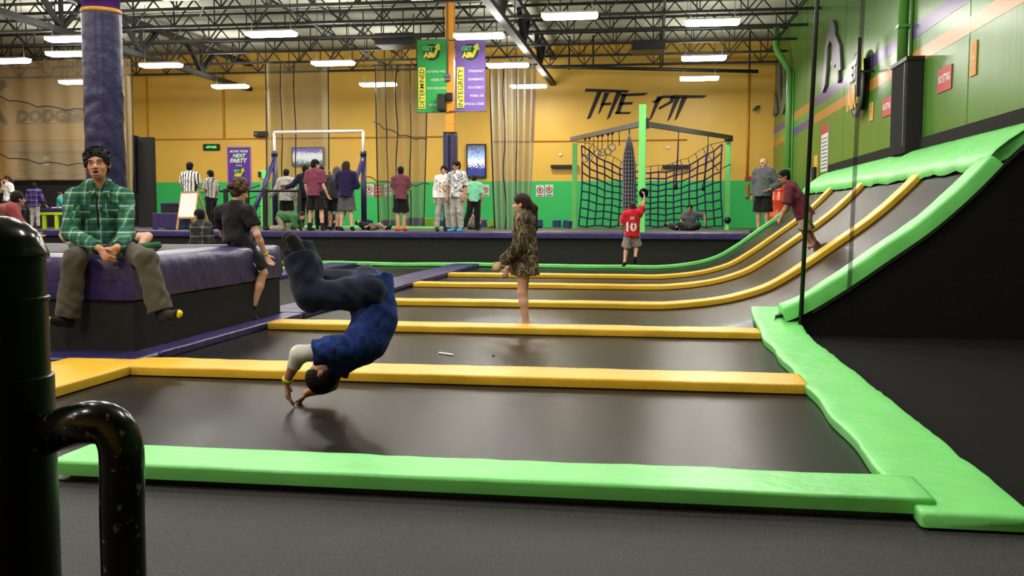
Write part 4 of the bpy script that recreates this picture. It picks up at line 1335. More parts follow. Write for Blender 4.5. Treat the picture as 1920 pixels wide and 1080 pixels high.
p = W(1207, 362, Y=24.42)
m = MB()
t = thing('target_ball', (p.x, 24.42, p.z - .12), 'black fuzzy ball fixed to the central green post above the running boy', 'ball')
prof = [(.001, -.12)] + [(.12 * math.cos(a), .12 * math.sin(a)) for a in (-1.2, -.8, -.4, 0, .4, .8, 1.2)] + [(.001, .12)]
MB().lathe(prof, (p.x, 24.38, p.z), 18).build('ball', mat('black_fuzz', '0c0c0e', .95, .05, bump=1, bscale=60), t, True)
MB().box(p.x - .03, p.x + .03, 24.44, 24.515, p.z - .03, p.z + .03).build('mount', 'black', t)
# ================================================================== people: smooth-blended signed-distance bodies
def nrm(v):
    v = Vector(v)
    return v.normalized() if v.length > 1e-9 else Vector((0, 0, 1))

def cone(a, b, ra, rb, k=.03, n=None, fl=1.0, cb=False, ca=False, op='+'):
    return dict(t='c', a=np.array(a, float), b=np.array(b, float), ra=ra, rb=rb, k=k, n=None if n is None else np.array(nrm(n)), fl=fl, cb=cb, ca=ca, op=op)

def ell(c, r, X=(1, 0, 0), Y=(0, 1, 0), Z=(0, 0, 1), k=.02, op='+'):
    return dict(t='e', c=np.array(c, float), r=np.array(r, float), R=np.array([list(nrm(X)), list(nrm(Y)), list(nrm(Z))]), k=k, op=op)

def plane(p, n):
    return dict(t='p', p=np.array(p, float), n=np.array(nrm(n)), op='i')

def sdf_eval(prims, h):
    lo, hi = np.full(3, 1e9), np.full(3, -1e9)
    bb = []
    for q in prims:
        if q['t'] == 'c':
            l = np.minimum(q['a'] - q['ra'], q['b'] - q['rb']); u = np.maximum(q['a'] + q['ra'], q['b'] + q['rb'])
        elif q['t'] == 'e':
            m = q['r'].max(); l, u = q['c'] - m, q['c'] + m
        else:
            bb.append(None); continue
        bb.append((l, u))
        if q['op'] == '+':
            lo, hi = np.minimum(lo, l), np.maximum(hi, u)
    lo, hi = lo - 3 * h - .01, hi + 3 * h + .01
    n = np.ceil((hi - lo) / h).astype(int) + 1
    F = np.full(n, 1.0, np.float32)
    ax = [lo[d] + h * np.arange(n[d]) for d in range(3)]
    for q, b in zip(prims, bb):
        if b is None:
            D = ((ax[0] - q['p'][0]) * q['n'][0])[:, None, None] + ((ax[1] - q['p'][1]) * q['n'][1])[None, :, None] + ((ax[2] - q['p'][2]) * q['n'][2])[None, None, :]
            np.maximum(F, D, out=F)
            continue
        pad_ = q['k'] + 3 * h
        i0 = np.clip(((b[0] - pad_ - lo) / h).astype(int), 0, n - 1)
        i1 = np.clip(((b[1] + pad_ - lo) / h).astype(int) + 2, 1, n)
        sl = tuple(slice(i0[d], i1[d]) for d in range(3))
        x = ax[0][sl[0]].astype(np.float32)[:, None, None]
        y = ax[1][sl[1]].astype(np.float32)[None, :, None]
        z = ax[2][sl[2]].astype(np.float32)[None, None, :]
        if q['t'] == 'c':
            a, bb_ = q['a'], q['b']
            ab = bb_ - a
            L2 = max(1e-9, ab @ ab)
            px, py, pz = x - a[0], y - a[1], z - a[2]
            tt = (px * ab[0] + py * ab[1] + pz * ab[2]) / L2
            t = np.clip(tt, 0, 1)
            qx, qy, qz = px - t * ab[0], py - t * ab[1], pz - t * ab[2]
            if q['n'] is not None:
                nn = q['n']
                dn = (qx * nn[0] + qy * nn[1] + qz * nn[2]) * (1 / q['fl'] - 1)
                qx, qy, qz = qx + dn * nn[0], qy + dn * nn[1], qz + dn * nn[2]
            D = np.sqrt(qx * qx + qy * qy + qz * qz) - (q['ra'] + t * (q['rb'] - q['ra']))
            L = math.sqrt(L2)
            if q['cb']:
                D = np.maximum(D, (tt - 1) * L)
            if q['ca']:
                D = np.maximum(D, -tt * L)
        else:
            c, r, R = q['c'], q['r'], q['R']
            px, py, pz = x - c[0], y - c[1], z - c[2]
            u = [(px * R[i, 0] + py * R[i, 1] + pz * R[i, 2]) / r[i] for i in range(3)]
            k0 = np.sqrt(u[0] ** 2 + u[1] ** 2 + u[2] ** 2)
            k1 = np.sqrt((u[0] / r[0]) ** 2 + (u[1] / r[1]) ** 2 + (u[2] / r[2]) ** 2) + 1e-9
            D = k0 * (k0 - 1) / k1
        f = F[sl]
        if q['op'] == '+':
            k = max(q['k'], 1e-5)
            hh = np.maximum(k - np.abs(f - D), 0) / k
            F[sl] = np.minimum(f, D) - hh * hh * k * .25
        else:
            F[sl] = np.maximum(f, -D)
    return F, lo

_E = [(0, 1), (2, 3), (4, 5), (6, 7), (0, 2), (1, 3), (4, 6), (5, 7), (0, 4), (1, 5), (2, 6), (3, 7)]
def surface_nets(F, lo, h):
    s = F < 0
    cnt = np.zeros(tuple(d - 1 for d in F.shape), np.uint8)
    offs = [(i, j, k) for i in (0, 1) for j in (0, 1) for k in (0, 1)]   # corner index = i*4+j*2+k
    n = F.shape
    for i, j, k in offs:
        cnt += s[i:n[0] - 1 + i, j:n[1] - 1 + j, k:n[2] - 1 + k]
    I = np.argwhere((cnt > 0) & (cnt < 8))
    idx = np.full(cnt.shape, -1, np.int64)
    idx[I[:, 0], I[:, 1], I[:, 2]] = np.arange(len(I))
    val = np.stack([F[I[:, 0] + i, I[:, 1] + j, I[:, 2] + k] for i, j, k in offs], 1)
    O = np.array(offs, float)
    acc, num = np.zeros((len(I), 3)), np.zeros(len(I))
    for a, b in _E:
        va, vb = val[:, a], val[:, b]
        cr = (va < 0) != (vb < 0)
        t = np.where(cr, va / np.where(cr, va - vb, 1), 0)
        acc += np.where(cr[:, None], O[a] + t[:, None] * (O[b] - O[a]), 0)
        num += cr
    V = lo + h * (I + acc / num[:, None])
    Q = []
    for ax_ in range(3):
        sA = [slice(None)] * 3; sB = [slice(None)] * 3
        sA[ax_] = slice(0, -1); sB[ax_] = slice(1, None)
        a, b = s[tuple(sA)], s[tuple(sB)]
        E = np.argwhere(a != b)
        u, v = (ax_ + 1) % 3, (ax_ + 2) % 3
        ok = (E[:, u] > 0) & (E[:, v] > 0) & (E[:, u] < n[u] - 1) & (E[:, v] < n[v] - 1)
        E = E[ok]
        def cell(du, dv):
            c = E.copy(); c[:, u] += du; c[:, v] += dv
            return idx[c[:, 0], c[:, 1], c[:, 2]]
        q = np.stack([cell(-1, -1), cell(0, -1), cell(0, 0), cell(-1, 0)], 1)
        inside = a[E[:, 0], E[:, 1], E[:, 2]]
        q[~inside] = q[~inside][:, ::-1]
        Q.append(q)
    return V, np.concatenate(Q)

def wrinkle(F, lo, h, amp, seed=0.0):
    n = F.shape
    x = (lo[0] + h * np.arange(n[0]))[:, None, None]; y = (lo[1] + h * np.arange(n[1]))[None, :, None]; z = (lo[2] + h * np.arange(n[2]))[None, None, :]
    w = np.sin(31 * z + 13 * x + 9 * y + 2.2 * np.sin(11 * x - 8 * y + 7 * z + seed) + seed) * np.sin(9 * x + 11 * y + 6 * z + 1.7 * np.sin(13 * z + 5 * x))
    w = w + .6 * np.sin(47 * x - 22 * z + 30 * y + 2 * np.sin(15 * z + seed)) * np.sin(14 * z - 8 * y + 5 * x + seed)
    F += (amp * w).astype(np.float32)

def blob(name, prims, h, m, parent, label=None, wr=0.0):
    F, lo = sdf_eval(prims, h)
    if wr:
        wrinkle(F, lo, h, wr, len(name))
    V, Q = surface_nets(F, lo, h)
    if len(V) == 0:
        return None
    l, u = V.min(0), V.max(0)
    org = np.array([(l[0] + u[0]) / 2, (l[1] + u[1]) / 2, l[2]])
    me = bpy.data.meshes.new(name)
    me.vertices.add(len(V)); me.vertices.foreach_set('co', (V - org).astype(np.float32).ravel())
    me.loops.add(Q.size); me.loops.foreach_set('vertex_index', Q.ravel().astype(np.int32))
    me.polygons.add(len(Q)); me.polygons.foreach_set('loop_start', np.arange(0, Q.size, 4, dtype=np.int32))
    me.polygons.foreach_set('use_smooth', np.ones(len(Q), bool))
    me.update(calc_edges=True)
    me.materials.append(M[m] if isinstance(m, str) else m)
    o = bpy.data.objects.new(name, me)
    COL.objects.link(o)
    ORG[o.name] = Vector(org)
    o.parent = parent
    o.location = Vector(org) - ORG[parent.name]
    if label:
        o['label'] = label
    return o

# ---- cloth materials
def cloth(name, col, bump=.5, bs=9):
    return mat('cloth_' + name, col, .85, .15, var=.12, vscale=7, bump=bump, bscale=bs, sheen=.1)
def skin(name, col):
    return mat('skin_' + name, col, .5, .35, var=.06, vscale=18)
SK = {'tan': skin('tan', 'c08c6e'), 'fair': skin('fair', 'c99a80'), 'brown': skin('brown', '7a4c36'), 'mid': skin('mid', 'a8745a')}
HB = mat('hair_black', '0c0a0a', .6, .15, var=.3, vscale=60, bump=.8, bscale=60)
HD = mat('hair_brown', '2c1d16', .6, .2, var=.3, vscale=60, bump=.8, bscale=60)
HM = mat('hair_mid_brown', '4a3325', .6, .2, var=.3, vscale=60, bump=.9, bscale=40)
DARK = mat('dark_detail', '160c0b', .5, .3)
EYEW = mat('eye_white', 'd8d0c8', .25, .5)
LIP = mat('lip', '8f4a42', .5, .3)

def plaid_mat(name, base, dark, light, blue, sc=22.0):
    m = mat(name, base, .8, .15)
    nt, b = nodes_of(m)
    tc = nt.nodes.new('ShaderNodeTexCoord')
    mp = nt.nodes.new('ShaderNodeMapping')
    nt.links.new(tc.outputs['Object'], mp.inputs[0])
    sep = nt.nodes.new('ShaderNodeSeparateXYZ')
    nt.links.new(mp.outputs[0], sep.inputs[0])
    cur = None
    def rgb(c):
        n = nt.nodes.new('ShaderNodeRGB'); n.outputs[0].default_value = lin(c); return n.outputs[0]
    def band(axis, freq, ph, lo_, soft=.04):
        a = nt.nodes.new('ShaderNodeMath'); a.operation = 'MULTIPLY_ADD'
        nt.links.new(sep.outputs[axis], a.inputs[0]); a.inputs[1].default_value = freq; a.inputs[2].default_value = ph
        s = nt.nodes.new('ShaderNodeMath'); s.operation = 'SINE'; nt.links.new(a.outputs[0], s.inputs[0])
        r = nt.nodes.new('ShaderNodeMapRange'); r.inputs[1].default_value = lo_ - soft; r.inputs[2].default_value = lo_ + soft
        nt.links.new(s.outputs[0], r.inputs[0])
        return r.outputs[0]
    cur = rgb(base)
    for axis in ('X', 'Z'):
        for freq, ph, lo_, col, amt in ((sc * 2.6, 0, .55, dark, .5), (sc * 2.6, 2.2, .72, blue, .5), (sc * 2.6, 3.7, .955, light, .75)):
            mx = nt.nodes.new('ShaderNodeMix'); mx.data_type = 'RGBA'
            g = nt.nodes.new('ShaderNodeMath'); g.operation = 'MULTIPLY'
            nt.links.new(band(axis, freq, ph, lo_), g.inputs[0]); g.inputs[1].default_value = amt
            nt.links.new(g.outputs[0], mx.inputs[0])
            nt.links.new(cur, mx.inputs[6]); nt.links.new(rgb(col), mx.inputs[7])
            cur = mx.outputs[2]
    nt.links.new(cur, b.inputs['Base Color'])
    return m
def stripe_mat(name, c1, c2, freq, axis='X'):
    m = mat(name, c1, .8, .15)
    nt, b = nodes_of(m)
    tc = nt.nodes.new('ShaderNodeTexCoord')
    sep = nt.nodes.new('ShaderNodeSeparateXYZ'); nt.links.new(tc.outputs['Object'], sep.inputs[0])
    a = nt.nodes.new('ShaderNodeMath'); a.operation = 'MULTIPLY'; nt.links.new(sep.outputs[axis], a.inputs[0]); a.inputs[1].default_value = freq
    s = nt.nodes.new('ShaderNodeMath'); s.operation = 'SINE'; nt.links.new(a.outputs[0], s.inputs[0])
    r = nt.nodes.new('ShaderNodeValToRGB')
    r.color_ramp.interpolation = 'CONSTANT'
    r.color_ramp.elements[0].color = lin(c1); r.color_ramp.elements[1].position = .5; r.color_ramp.elements[1].color = lin(c2)
    nt.links.new(s.outputs[0], r.inputs[0]); nt.links.new(r.outputs[0], b.inputs['Base Color'])
    return m
def patch_mat(name, cols, scale, stretch=(1, 1, .5), rough=.85):
    m = mat(name, cols[0], rough, .15)
    nt, b = nodes_of(m)
    tc = nt.nodes.new('ShaderNodeTexCoord'); mp = nt.nodes.new('ShaderNodeMapping')
    mp.inputs['Scale'].default_value = stretch
    nt.links.new(tc.outputs['Object'], mp.inputs[0])
    n = nt.nodes.new('ShaderNodeTexNoise'); n.inputs['Scale'].default_value = scale; n.inputs['Detail'].default_value = 3; n.inputs['Distortion'].default_value = 1.2
    nt.links.new(mp.outputs[0], n.inputs['Vector'])
    r = nt.nodes.new('ShaderNodeValToRGB')
    r.color_ramp.interpolation = 'CONSTANT'
    while len(r.color_ramp.elements) < len(cols):
        r.color_ramp.elements.new(.5)
    for i, (e, c) in enumerate(zip(r.color_ramp.elements, cols)):
        e.position = 0 if i == 0 else .36 + .3 * (i - 1) / max(1, len(cols) - 2)
        e.color = lin(c)
    nt.links.new(n.outputs['Fac'], r.inputs[0]); nt.links.new(r.outputs[0], b.inputs['Base Color'])
    return m
PLAID = plaid_mat('plaid_green', '387a54', '17301f', 'a8bcab', '1c2c4c', 20)
PLAIDP = plaid_mat('plaid_purple', '3c2a62', '1c1430', '8a7aa8', '241848', 16)
PLAIDG = plaid_mat('plaid_charcoal', '3a3836', '191818', '84807a', '222226', 18)
CAMO = patch_mat('camouflage', ['1a1712', '4e4534', '2a261c', '7a6c56', '2e281c', '8e8068'], 11, (1, 1, .5))
BLUEJ = patch_mat('blue_jersey', ['1a2448', '223672', '1e2e62', '284284', '1c2a58'], 9, (1, 1, 1))
REFS = stripe_mat('referee_stripes', 'd8d8d4', '1c1c20', 75)
REFG = stripe_mat('grey_stripes', 'a8a49c', '55504c', 85)
CL = {k: cloth(k, v) for k, v in dict(black='141416', navy='151a2c', charcoal='2c2c2e', grey='8d8a86', lgrey='a09c94', brick='6a3a42', maroon='6e3444', wine='5f2630', white='d4d2cc', mint='7ec8a0', red='b01c28', teal='2f8f86', purple='1d173a', khaki='8a7e68', trouser='4a443a', green='2f5a34', dgrey='4c4a4a', jean='5a6478', redtop='7a3434', steel='55575a').items()}

# ---- skeletons
def stand(loc, yaw, H, **ov):
    """joints of a standing figure; ov overrides joints in local metres (x right, y forward, z up) for a 1.72 m figure"""
    s = H / 1.72
    J = dict(pelvis=(0, 0, .95), neck=(0, 0, 1.44), head=(0, .03, 1.60),
             shL=(-.18, 0, 1.39), shR=(.18, 0, 1.39), elL=(-.235, -.03, 1.10), elR=(.235, -.03, 1.10), wrL=(-.235, .06, .86), wrR=(.235, .06, .86),
             hipL=(-.09, 0, .91), hipR=(.09, 0, .91), knL=(-.10, .015, .49), knR=(.10, .015, .49), anL=(-.11, -.02, .085), anR=(.11, -.02, .085),
             toeL=(-.14, .15, .035), toeR=(.14, .15, .035), face=(0, 1, 0), hup=(0, 0, 1), thL=(0, 1, 0), thR=(0, 1, 0))
    J.update(ov)
    a = math.radians(yaw)
    Rz = Matrix.Rotation(a, 3, 'Z')
    out = {}
    for k, v in J.items():
        v = Vector(v)
        out[k] = (Rz @ v) if k in ('face', 'hup', 'thL', 'thR', 'haL', 'haR') else Vector(loc) + Rz @ (v * s)
    out['s'] = s
    return out

def hand(wr, D, T, s, curl=.35, k=.008, spread=.15):
    D = nrm(D)
    T = nrm(Vector(T) - D * D.dot(Vector(T)))
    Pn = D.cross(T) * 1.0
    return wr, D, T, Pn

def hand_prims(wr, el, T, s, curl=.35, D=None, pn=None):
    D = nrm(D if D is not None else wr - el)
    T = Vector(T)
    T = T - D * D.dot(T)
    T = nrm(T) if T.length > 1e-3 else nrm(D.orthogonal())
    Pn = nrm(pn) if pn is not None else D.cross(T)
    Pn = nrm(Pn - D * D.dot(Pn) - T * T.dot(Pn))
    P = [cone(wr + D * .005 * s, wr + D * .085 * s, .030 * s, .042 * s, .015, Pn, .45)]
    for i, (ln, off) in enumerate(((.074, .030), (.083, .010), (.077, -.010), (.060, -.029))):
        b = wr + D * (.088 - .006 * abs(i - 1)) * s + T * off * s
        d = nrm(D + T * (off * 3.0))
        a = curl * (1 + .12 * i)
        for f in (.45, .32, .26):
            d = nrm(d * math.cos(a) + Pn * math.sin(a))
            e = b + d * ln * f * s
            P.append(cone(b, e, .0098 * s, .0086 * s, .004))
            b = e
    b = wr + D * .028 * s + T * .026 * s
    d = nrm(D * .62 + T * .68 + Pn * .25)
    e = b + d * .042 * s
    P.append(cone(b, e, .014 * s, .011 * s, .01))
    d = nrm(d + D * .5 + Pn * .2)
    P.append(cone(e, e + d * .032 * s, .011 * s, .009 * s, .004))
    return P

def spine_pts(J):
    if 'spine' in J:
        return [J['pelvis']] + list(J['spine']) + [J['neck']]
    return [J['pelvis'], J['pelvis'].lerp(J['neck'], .36), J['pelvis'].lerp(J['neck'], .66), J['neck']]

def frame(J):
    sp = spine_pts(J)
    U = nrm(J['neck'] - J['pelvis'])
    S = nrm(J['shR'] - J['shL'])
    N = nrm(sp and U.cross(S))
    return U, S, N

def torso_prims(J, s, g, d=0.0, k=.05, hem=None):
    sp = spine_pts(J)
    P = []
    rad = [.138, .128, .152, .10]
    n = len(sp)
    for i in range(n - 1):
        f0, f1 = i / (n - 1) * 3, (i + 1) / (n - 1) * 3
        r0, r1 = float(np.interp(f0, range(4), rad)), float(np.interp(f1, range(4), rad))
        U = nrm(sp[i + 1] - sp[i]); S = nrm(J['shR'] - J['shL'])
        N = U.cross(S)
        P.append(cone(sp[i], sp[i + 1] - (U * .05 * s if i == n - 2 else U * 0), r0 * s * g + d, r1 * s * g + d, k, N, .74))
    P.append(cone(J['shL'].lerp(J['shR'], .1), J['shR'].lerp(J['shL'], .1), .062 * s + d, .062 * s + d, k))
    nb = J['neck']
    P.append(cone(J['shL'].lerp(nb, .15), nb + (J['head'] - nb) * .12, .05 * s + d, .05 * s + d, k))
    P.append(cone(J['shR'].lerp(nb, .15), nb + (J['head'] - nb) * .12, .05 * s + d, .05 * s + d, k))
    return P

def body_prims(J, g=1.0, detail=1, curl=.35, bust=0):
    s = J['s']
    P = torso_prims(J, s, g)
    P.append(cone(J['hipL'], J['hipR'], .1 * s * g, .1 * s * g, .05))
    for a in 'LR':
        P.append(cone(J['sh' + a], J['el' + a], .052 * s * g, .040 * s, .03))
        P.append(cone(J['el' + a], J['el' + a].lerp(J['wr' + a], .35), .040 * s, .041 * s, .02))
        P.append(cone(J['el' + a].lerp(J['wr' + a], .3), J['wr' + a], .041 * s, .026 * s, .02))
        P.append(cone(J['hip' + a], J['kn' + a], .086 * s * g, .056 * s, .03))
        P.append(cone(J['kn' + a], J['kn' + a].lerp(J['an' + a], .35), .054 * s, .056 * s, .02))
        P.append(cone(J['kn' + a].lerp(J['an' + a], .3), J['an' + a], .056 * s, .036 * s, .02))
        toe, an = J['toe' + a], J['an' + a]
        fn = nrm(toe - an)
        heel = an + nrm(J['an' + a] - J['kn' + a]) * .045 * s - fn * .02 * s
        up = nrm(J['kn' + a] - J['an' + a])
        P.append(cone(heel, toe, .036 * s, .032 * s, .02, up, .8))
        P.append(cone(an, toe.lerp(heel, .45), .036 * s, .03 * s, .03))
        P += hand_prims(J['wr' + a], J['el' + a], J['th' + a], s, J.get('curl' + a, curl), J.get('ha' + a), J.get('pn' + a))
    P += head_prims(J, detail)
    return P

def head_frame(J):
    fd, hu = nrm(J['face']), Vector(J['hup'])
    hu = nrm(hu - fd * fd.dot(hu))
    return fd, hu, fd.cross(hu)

def head_prims(J, detail=1):
    s = J['s'] * J.get('hs', 1.0)
    f, u, r = head_frame(J)
    c = J['head']
    hw = J.get('hw', 1.0)
    at = lambda x, y, z: c + (r * x * hw + f * y + u * z) * s
    P = [ell(at(0, -.012, .035), (.076 * s * hw, .094 * s, .085 * s), r, f, u, .02),
         ell(at(0, .012, -.035), (.060 * s * hw, .072 * s, .082 * s), r, f, u, .03),
         ell(at(0, .045, -.085), (.034 * s * hw, .036 * s, .028 * s), r, f, u, .03),
         cone(J['neck'] - nrm(c - J['neck']) * .04 * s, at(0, -.025, -.06), .053 * s, .048 * s, .025),
         cone(at(0, .082, .012), at(0, .104, -.028), .010 * s, .016 * s, .012),
         cone(at(-.016, .086, -.032), at(.016, .086, -.032), .012 * s, .012 * s, .008),
         cone(at(-.04, .070, .028), at(.04, .070, .028), .010 * s, .010 * s, .02)]
    for q in (-1, 1):
        P.append(ell(at(.076 * q, -.005, -.005), (.012 * s, .020 * s, .032 * s), r, f, u, .008))
        if detail > 1:
            P.append(ell(at(.033 * q, .090, .006), (.018 * s, .014 * s, .011 * s), r, f, u, .004, '-'))
            P.append(ell(at(.036 * q, .062, -.03), (.02 * s, .016 * s, .02 * s), r, f, u, .03))
    if detail > 1:
        P.append(cone(at(-.02, .083, -.056), at(.02, .083, -.056), .009 * s, .009 * s, .006))
        P.append(cone(at(-.017, .081, -.075), at(.017, .081, -.075), .010 * s, .010 * s, .008))
    return P

def hair_prims(J, style):
    s = J['s'] * J.get('hs', 1.0)
    f, u, r = head_frame(J)
    c = J['head']
    hw = J.get('hw', 1.0)
    at = lambda x, y, z: c + (r * x * hw + f * y + u * z) * s
    P = [ell(at(0, -.016, .05), (.090 * s * hw, .106 * s, .096 * s), r, f, u, .02),
         ell(at(0, -.045, -.01), (.080 * s * hw, .075 * s, .085 * s), r, f, u, .02)]
    if style == 'curly':
        rg = random.Random(5)
        for i in range(46):
            a, b = rg.random() * 6.28, rg.random() * 1.9 - .35
            d = Vector((math.cos(a) * math.cos(b), math.sin(a) * math.cos(b), math.sin(b)))
            if d.y > .45 and d.z < .3:
                continue
            P.append(ell(at(d.x * .1, d.y * .115 - .02, d.z * .1 + .045), (.04 * s, .04 * s, .036 * s), r, f, u, .008))
    if style == 'bowl':
        P.append(ell(at(0, .05, .075), (.088 * s * hw, .06 * s, .045 * s), r, f, u, .02))
    if style in ('long', 'pony'):
        P.append(ell(at(0, .0, .06), (.086 * s * hw, .09 * s, .075 * s), r, f, u, .02))
    P.append(ell(at(0, .105, -.02), (.068 * s * hw, .085 * s, .085 * s), r, f, u, .01, '-'))
    P.append(ell(at(0, .1, -.11), (.1 * s, .1 * s, .07 * s), r, f, u, .01, '-'))
    if style == 'tufts':
        rg = random.Random(11)
        for i in range(130):
            a, b = rg.random() * 6.28, rg.random() * 1.55 + .05
            d = Vector((math.cos(a) * math.cos(b), math.sin(a) * math.cos(b), math.sin(b)))
            if d.y > .2 and d.z < .38:
                continue
            p0 = at(d.x * .082, d.y * .096 - .016, d.z * .088 + .048)
            p1 = at(d.x * .1, d.y * .112 - .006, d.z * .108 + .05)
            P.append(cone(p0, p1, .014 * s, .005 * s, .004))
        for q in (-1, 1):
            P.append(cone(at(.078 * q, .018, .05), at(.08 * q, .02, -.012), .016 * s, .009 * s, .006))
    if style == 'long':
        for q in (-1, 0, 1):
            P.append(cone(at(.055 * q, -.06, .02), at(.06 * q, -.085, -.3), .05 * s, .045 * s, .03))
    if style == 'bob':
        for q in (-1, 0, 1):
            P.append(cone(at(.066 * q, -.03 if q else -.07, .02), at(.07 * q, -.03 if q else -.07, -.09), .028 * s if q else .045 * s, .026 * s, .03))
    if style == 'pony':
        P.append(cone(at(0, -.1, .03), at(0, -.17, -.05), .036 * s, .042 * s, .02))
        P.append(cone(at(0, -.168, -.04), at(0, -.19, -.32), .042 * s, .022 * s, .02))
    if style == 'curly':
        pass
    return P

def shirt_prims(J, g, d, sleeve, hem, flare=.01, vneck=False):
    """sleeve: 0..1 upper arm, 1..2 down the forearm; hem: metres below the pelvis"""
    s = J['s']
    P = torso_prims(J, s, g, d, .05)
    sp = spine_pts(J)
    U = nrm(sp[1] - sp[0]); S = nrm(J['shR'] - J['shL']); N = U.cross(S)
    P.append(cone(sp[1], sp[0] - U * hem * s, .128 * s * g + d, .150 * s * g + d + flare, .04, N, .92, cb=True))
    for a in 'LR':
        sh, el, wr = J['sh' + a], J['el' + a], J['wr' + a]
        if sleeve <= 1:
            P.append(cone(sh, sh.lerp(el, sleeve), .056 * s * g + d, .052 * s + d + .008, .04, cb=True))
        else:
            P.append(cone(sh, el, .056 * s * g + d, .045 * s + d, .04))
            P.append(cone(el, el.lerp(wr, sleeve - 1), .045 * s + d, .032 * s + d, .03, cb=True))
    if vneck:
        N = nrm(J['neck'] - J['pelvis']).cross(S)
        U = nrm(J['neck'] - J['pelvis'])
        P.append(cone(J['neck'] + U * .1 * s + N * .06 * s, J['neck'] - U * .05 * s + N * .15 * s, .062 * s, .012 * s, .005, op='-'))
    return P

def pants_prims(J, g, d, leg, flare=.0):
    """leg: 0..1 thigh, 1..2 down the shin"""
    s = J['s']
    sp = spine_pts(J)
    U = nrm(sp[1] - sp[0]); S = nrm(J['hipR'] - J['hipL']); N = U.cross(S)
    e = min(d, .01)
    P = [cone(sp[0] - U * .02 * s, sp[0] + U * .09 * s, .140 * s * g + e, .134 * s * g + e, .04, N, .76, cb=True),
         cone(J['hipL'], J['hipR'], .101 * s * g + e, .101 * s * g + e, .05)]
    for a in 'LR':
        hp, kn, an = J['hip' + a], J['kn' + a], J['an' + a]
        if leg <= 1:
            P.append(cone(hp, hp.lerp(kn, leg), .088 * s * g + e, .070 * s + d + flare, .04, cb=True))
        else:
            P.append(cone(hp, kn, .088 * s * g + (e + d) / 2, .060 * s + d, .04))
            P.append(cone(kn, kn.lerp(an, leg - 1), .060 * s + d, .046 * s + d + flare, .03, cb=True))
    return P

def shoe_prims(J, a, d=.008, cuff=.0):
    s = J['s']
    toe, an, kn = J['toe' + a], J['an' + a], J['kn' + a]
    fn = nrm(toe - an)
    dn = nrm(an - kn)
    heel = an + dn * .045 * s - fn * .02 * s
    P = [cone(heel, toe, .038 * s + d, .035 * s + d, .02, -dn, .8), cone(an, toe.lerp(heel, .45), .038 * s + d, .03 * s + d, .03)]
    if cuff:
        P.append(cone(an, an - dn * cuff * s, .038 * s + d, .042 * s + d, .02, cb=True))
    return P

def person(J, label, skin_='tan', hair=('short', None), shirt=None, pants=None, shoes=None, h=.012, g=1.0, group=None, detail=1, curl=.35, eyes=None, mouth=True, ey=1.0, vneck=False):
    lo = min(J[k].z for k in ('anL', 'anR', 'toeL', 'toeR', 'pelvis', 'head', 'wrL', 'wrR'))
    base = J['pelvis'].copy(); base.z = lo
    t = thing('person', base, label, 'person', group)
    blob('body', body_prims(J, g, detail, curl), h, SK[skin_], t)
    if hair and hair[0] != 'bald':
        blob('hair', hair_prims(J, hair[0]), h * .85, hair[1] or HB, t)
    sh = None
    if shirt:
        m, sleeve, hem, d = shirt[:4]
        sh = blob(shirt[4] if len(shirt) > 4 else 'shirt', shirt_prims(J, g, d, sleeve, hem, vneck=vneck), h, m, t, wr=.0065)
    if pants:
        m, leg, d = pants[:3]
        blob('shorts' if leg <= 1.2 else 'trousers', pants_prims(J, g, d, leg, pants[3] if len(pants) > 3 else 0), h, m, t, wr=.0065)
    if shoes:
        for a in 'LR':
            blob('sock' if len(shoes) > 2 else 'shoe', shoe_prims(J, a, shoes[1], .11 if len(shoes) > 2 else 0), h * .8, shoes[0], t)
    s = J['s'] * J.get('hs', 1.0)
    f, u, r = head_frame(J)
    c = J['head']
    at = lambda x, y, z: c + (r * x * J.get('hw', 1.0) + f * y + u * z) * s
    if eyes is None:
        eyes = f.dot(Vector((0, -1, 0))) > -.1
    if eyes:
        for q in (-1, 1):
            e = MB().lathe([(.001, -.011 * s), (.010 * s * ey, -.005 * s), (.0125 * s * ey, 0), (.010 * s * ey, .005 * s), (.001, .009 * s)], at(.033 * q, .080, .006), 10, f)
            eo = e.build('eye', EYEW if detail > 1 else DARK, t, True)
            if detail > 1:
                MB().lathe([(.0065 * s, 0), (.006 * s, .0025 * s)], at(.033 * q, .0875, .006), 10, f).build('iris', DARK, eo, True)
            bw = MB().tube([at(.014 * q, .093, .024), at(.033 * q, .091, .031), at(.054 * q, .078, .026)], (.0032 if detail > 1 else .0045) * s, 5)
            bw.build('eyebrow', hair[1] if hair and hair[1] else HB, t, True)
        if not mouth:
            return t, sh
        mo = MB().tube([at(-.024, .079, -.066), at(-.01, .089, -.065), at(.01, .089, -.065), at(.024, .079, -.066)], .0042 * s, 5)
        mo.build('mouth', LIP, t, True)
    return t, sh

def print_on(shirt_o, parent, verts, faces, m, ray, name='print', off=.006):
    """lay flat lettering onto a garment by casting along ray"""
    me = shirt_o.data
    o = ORG[shirt_o.name]
    bv = BVHTree.FromPolygons([Vector(v.co) + o for v in me.vertices], [list(p.vertices) for p in me.polygons])
    out = []
    ray = nrm(ray)
    for v in verts:
        hit = bv.ray_cast(Vector(v) - ray * .6, ray)
        p = hit[0] if hit[0] is not None else Vector(v)
        out.append(tuple(p - ray * off))
    return link_mesh(name, out, faces, m, parent)
def grid_quad(o, ux, uy, w, hh, n=8):
    V, Fc = [], []
    for j in range(n + 1):
        for i in range(n + 1):
            V.append(Vector(o) + Vector(ux) * (w * (i / n - .5)) + Vector(uy) * (hh * (j / n - .5)))
    for j in range(n):
        for i in range(n):
            a = j * (n + 1) + i
            Fc.append([a, a + 1, a + n + 2, a + n + 1])
    return V, Fc
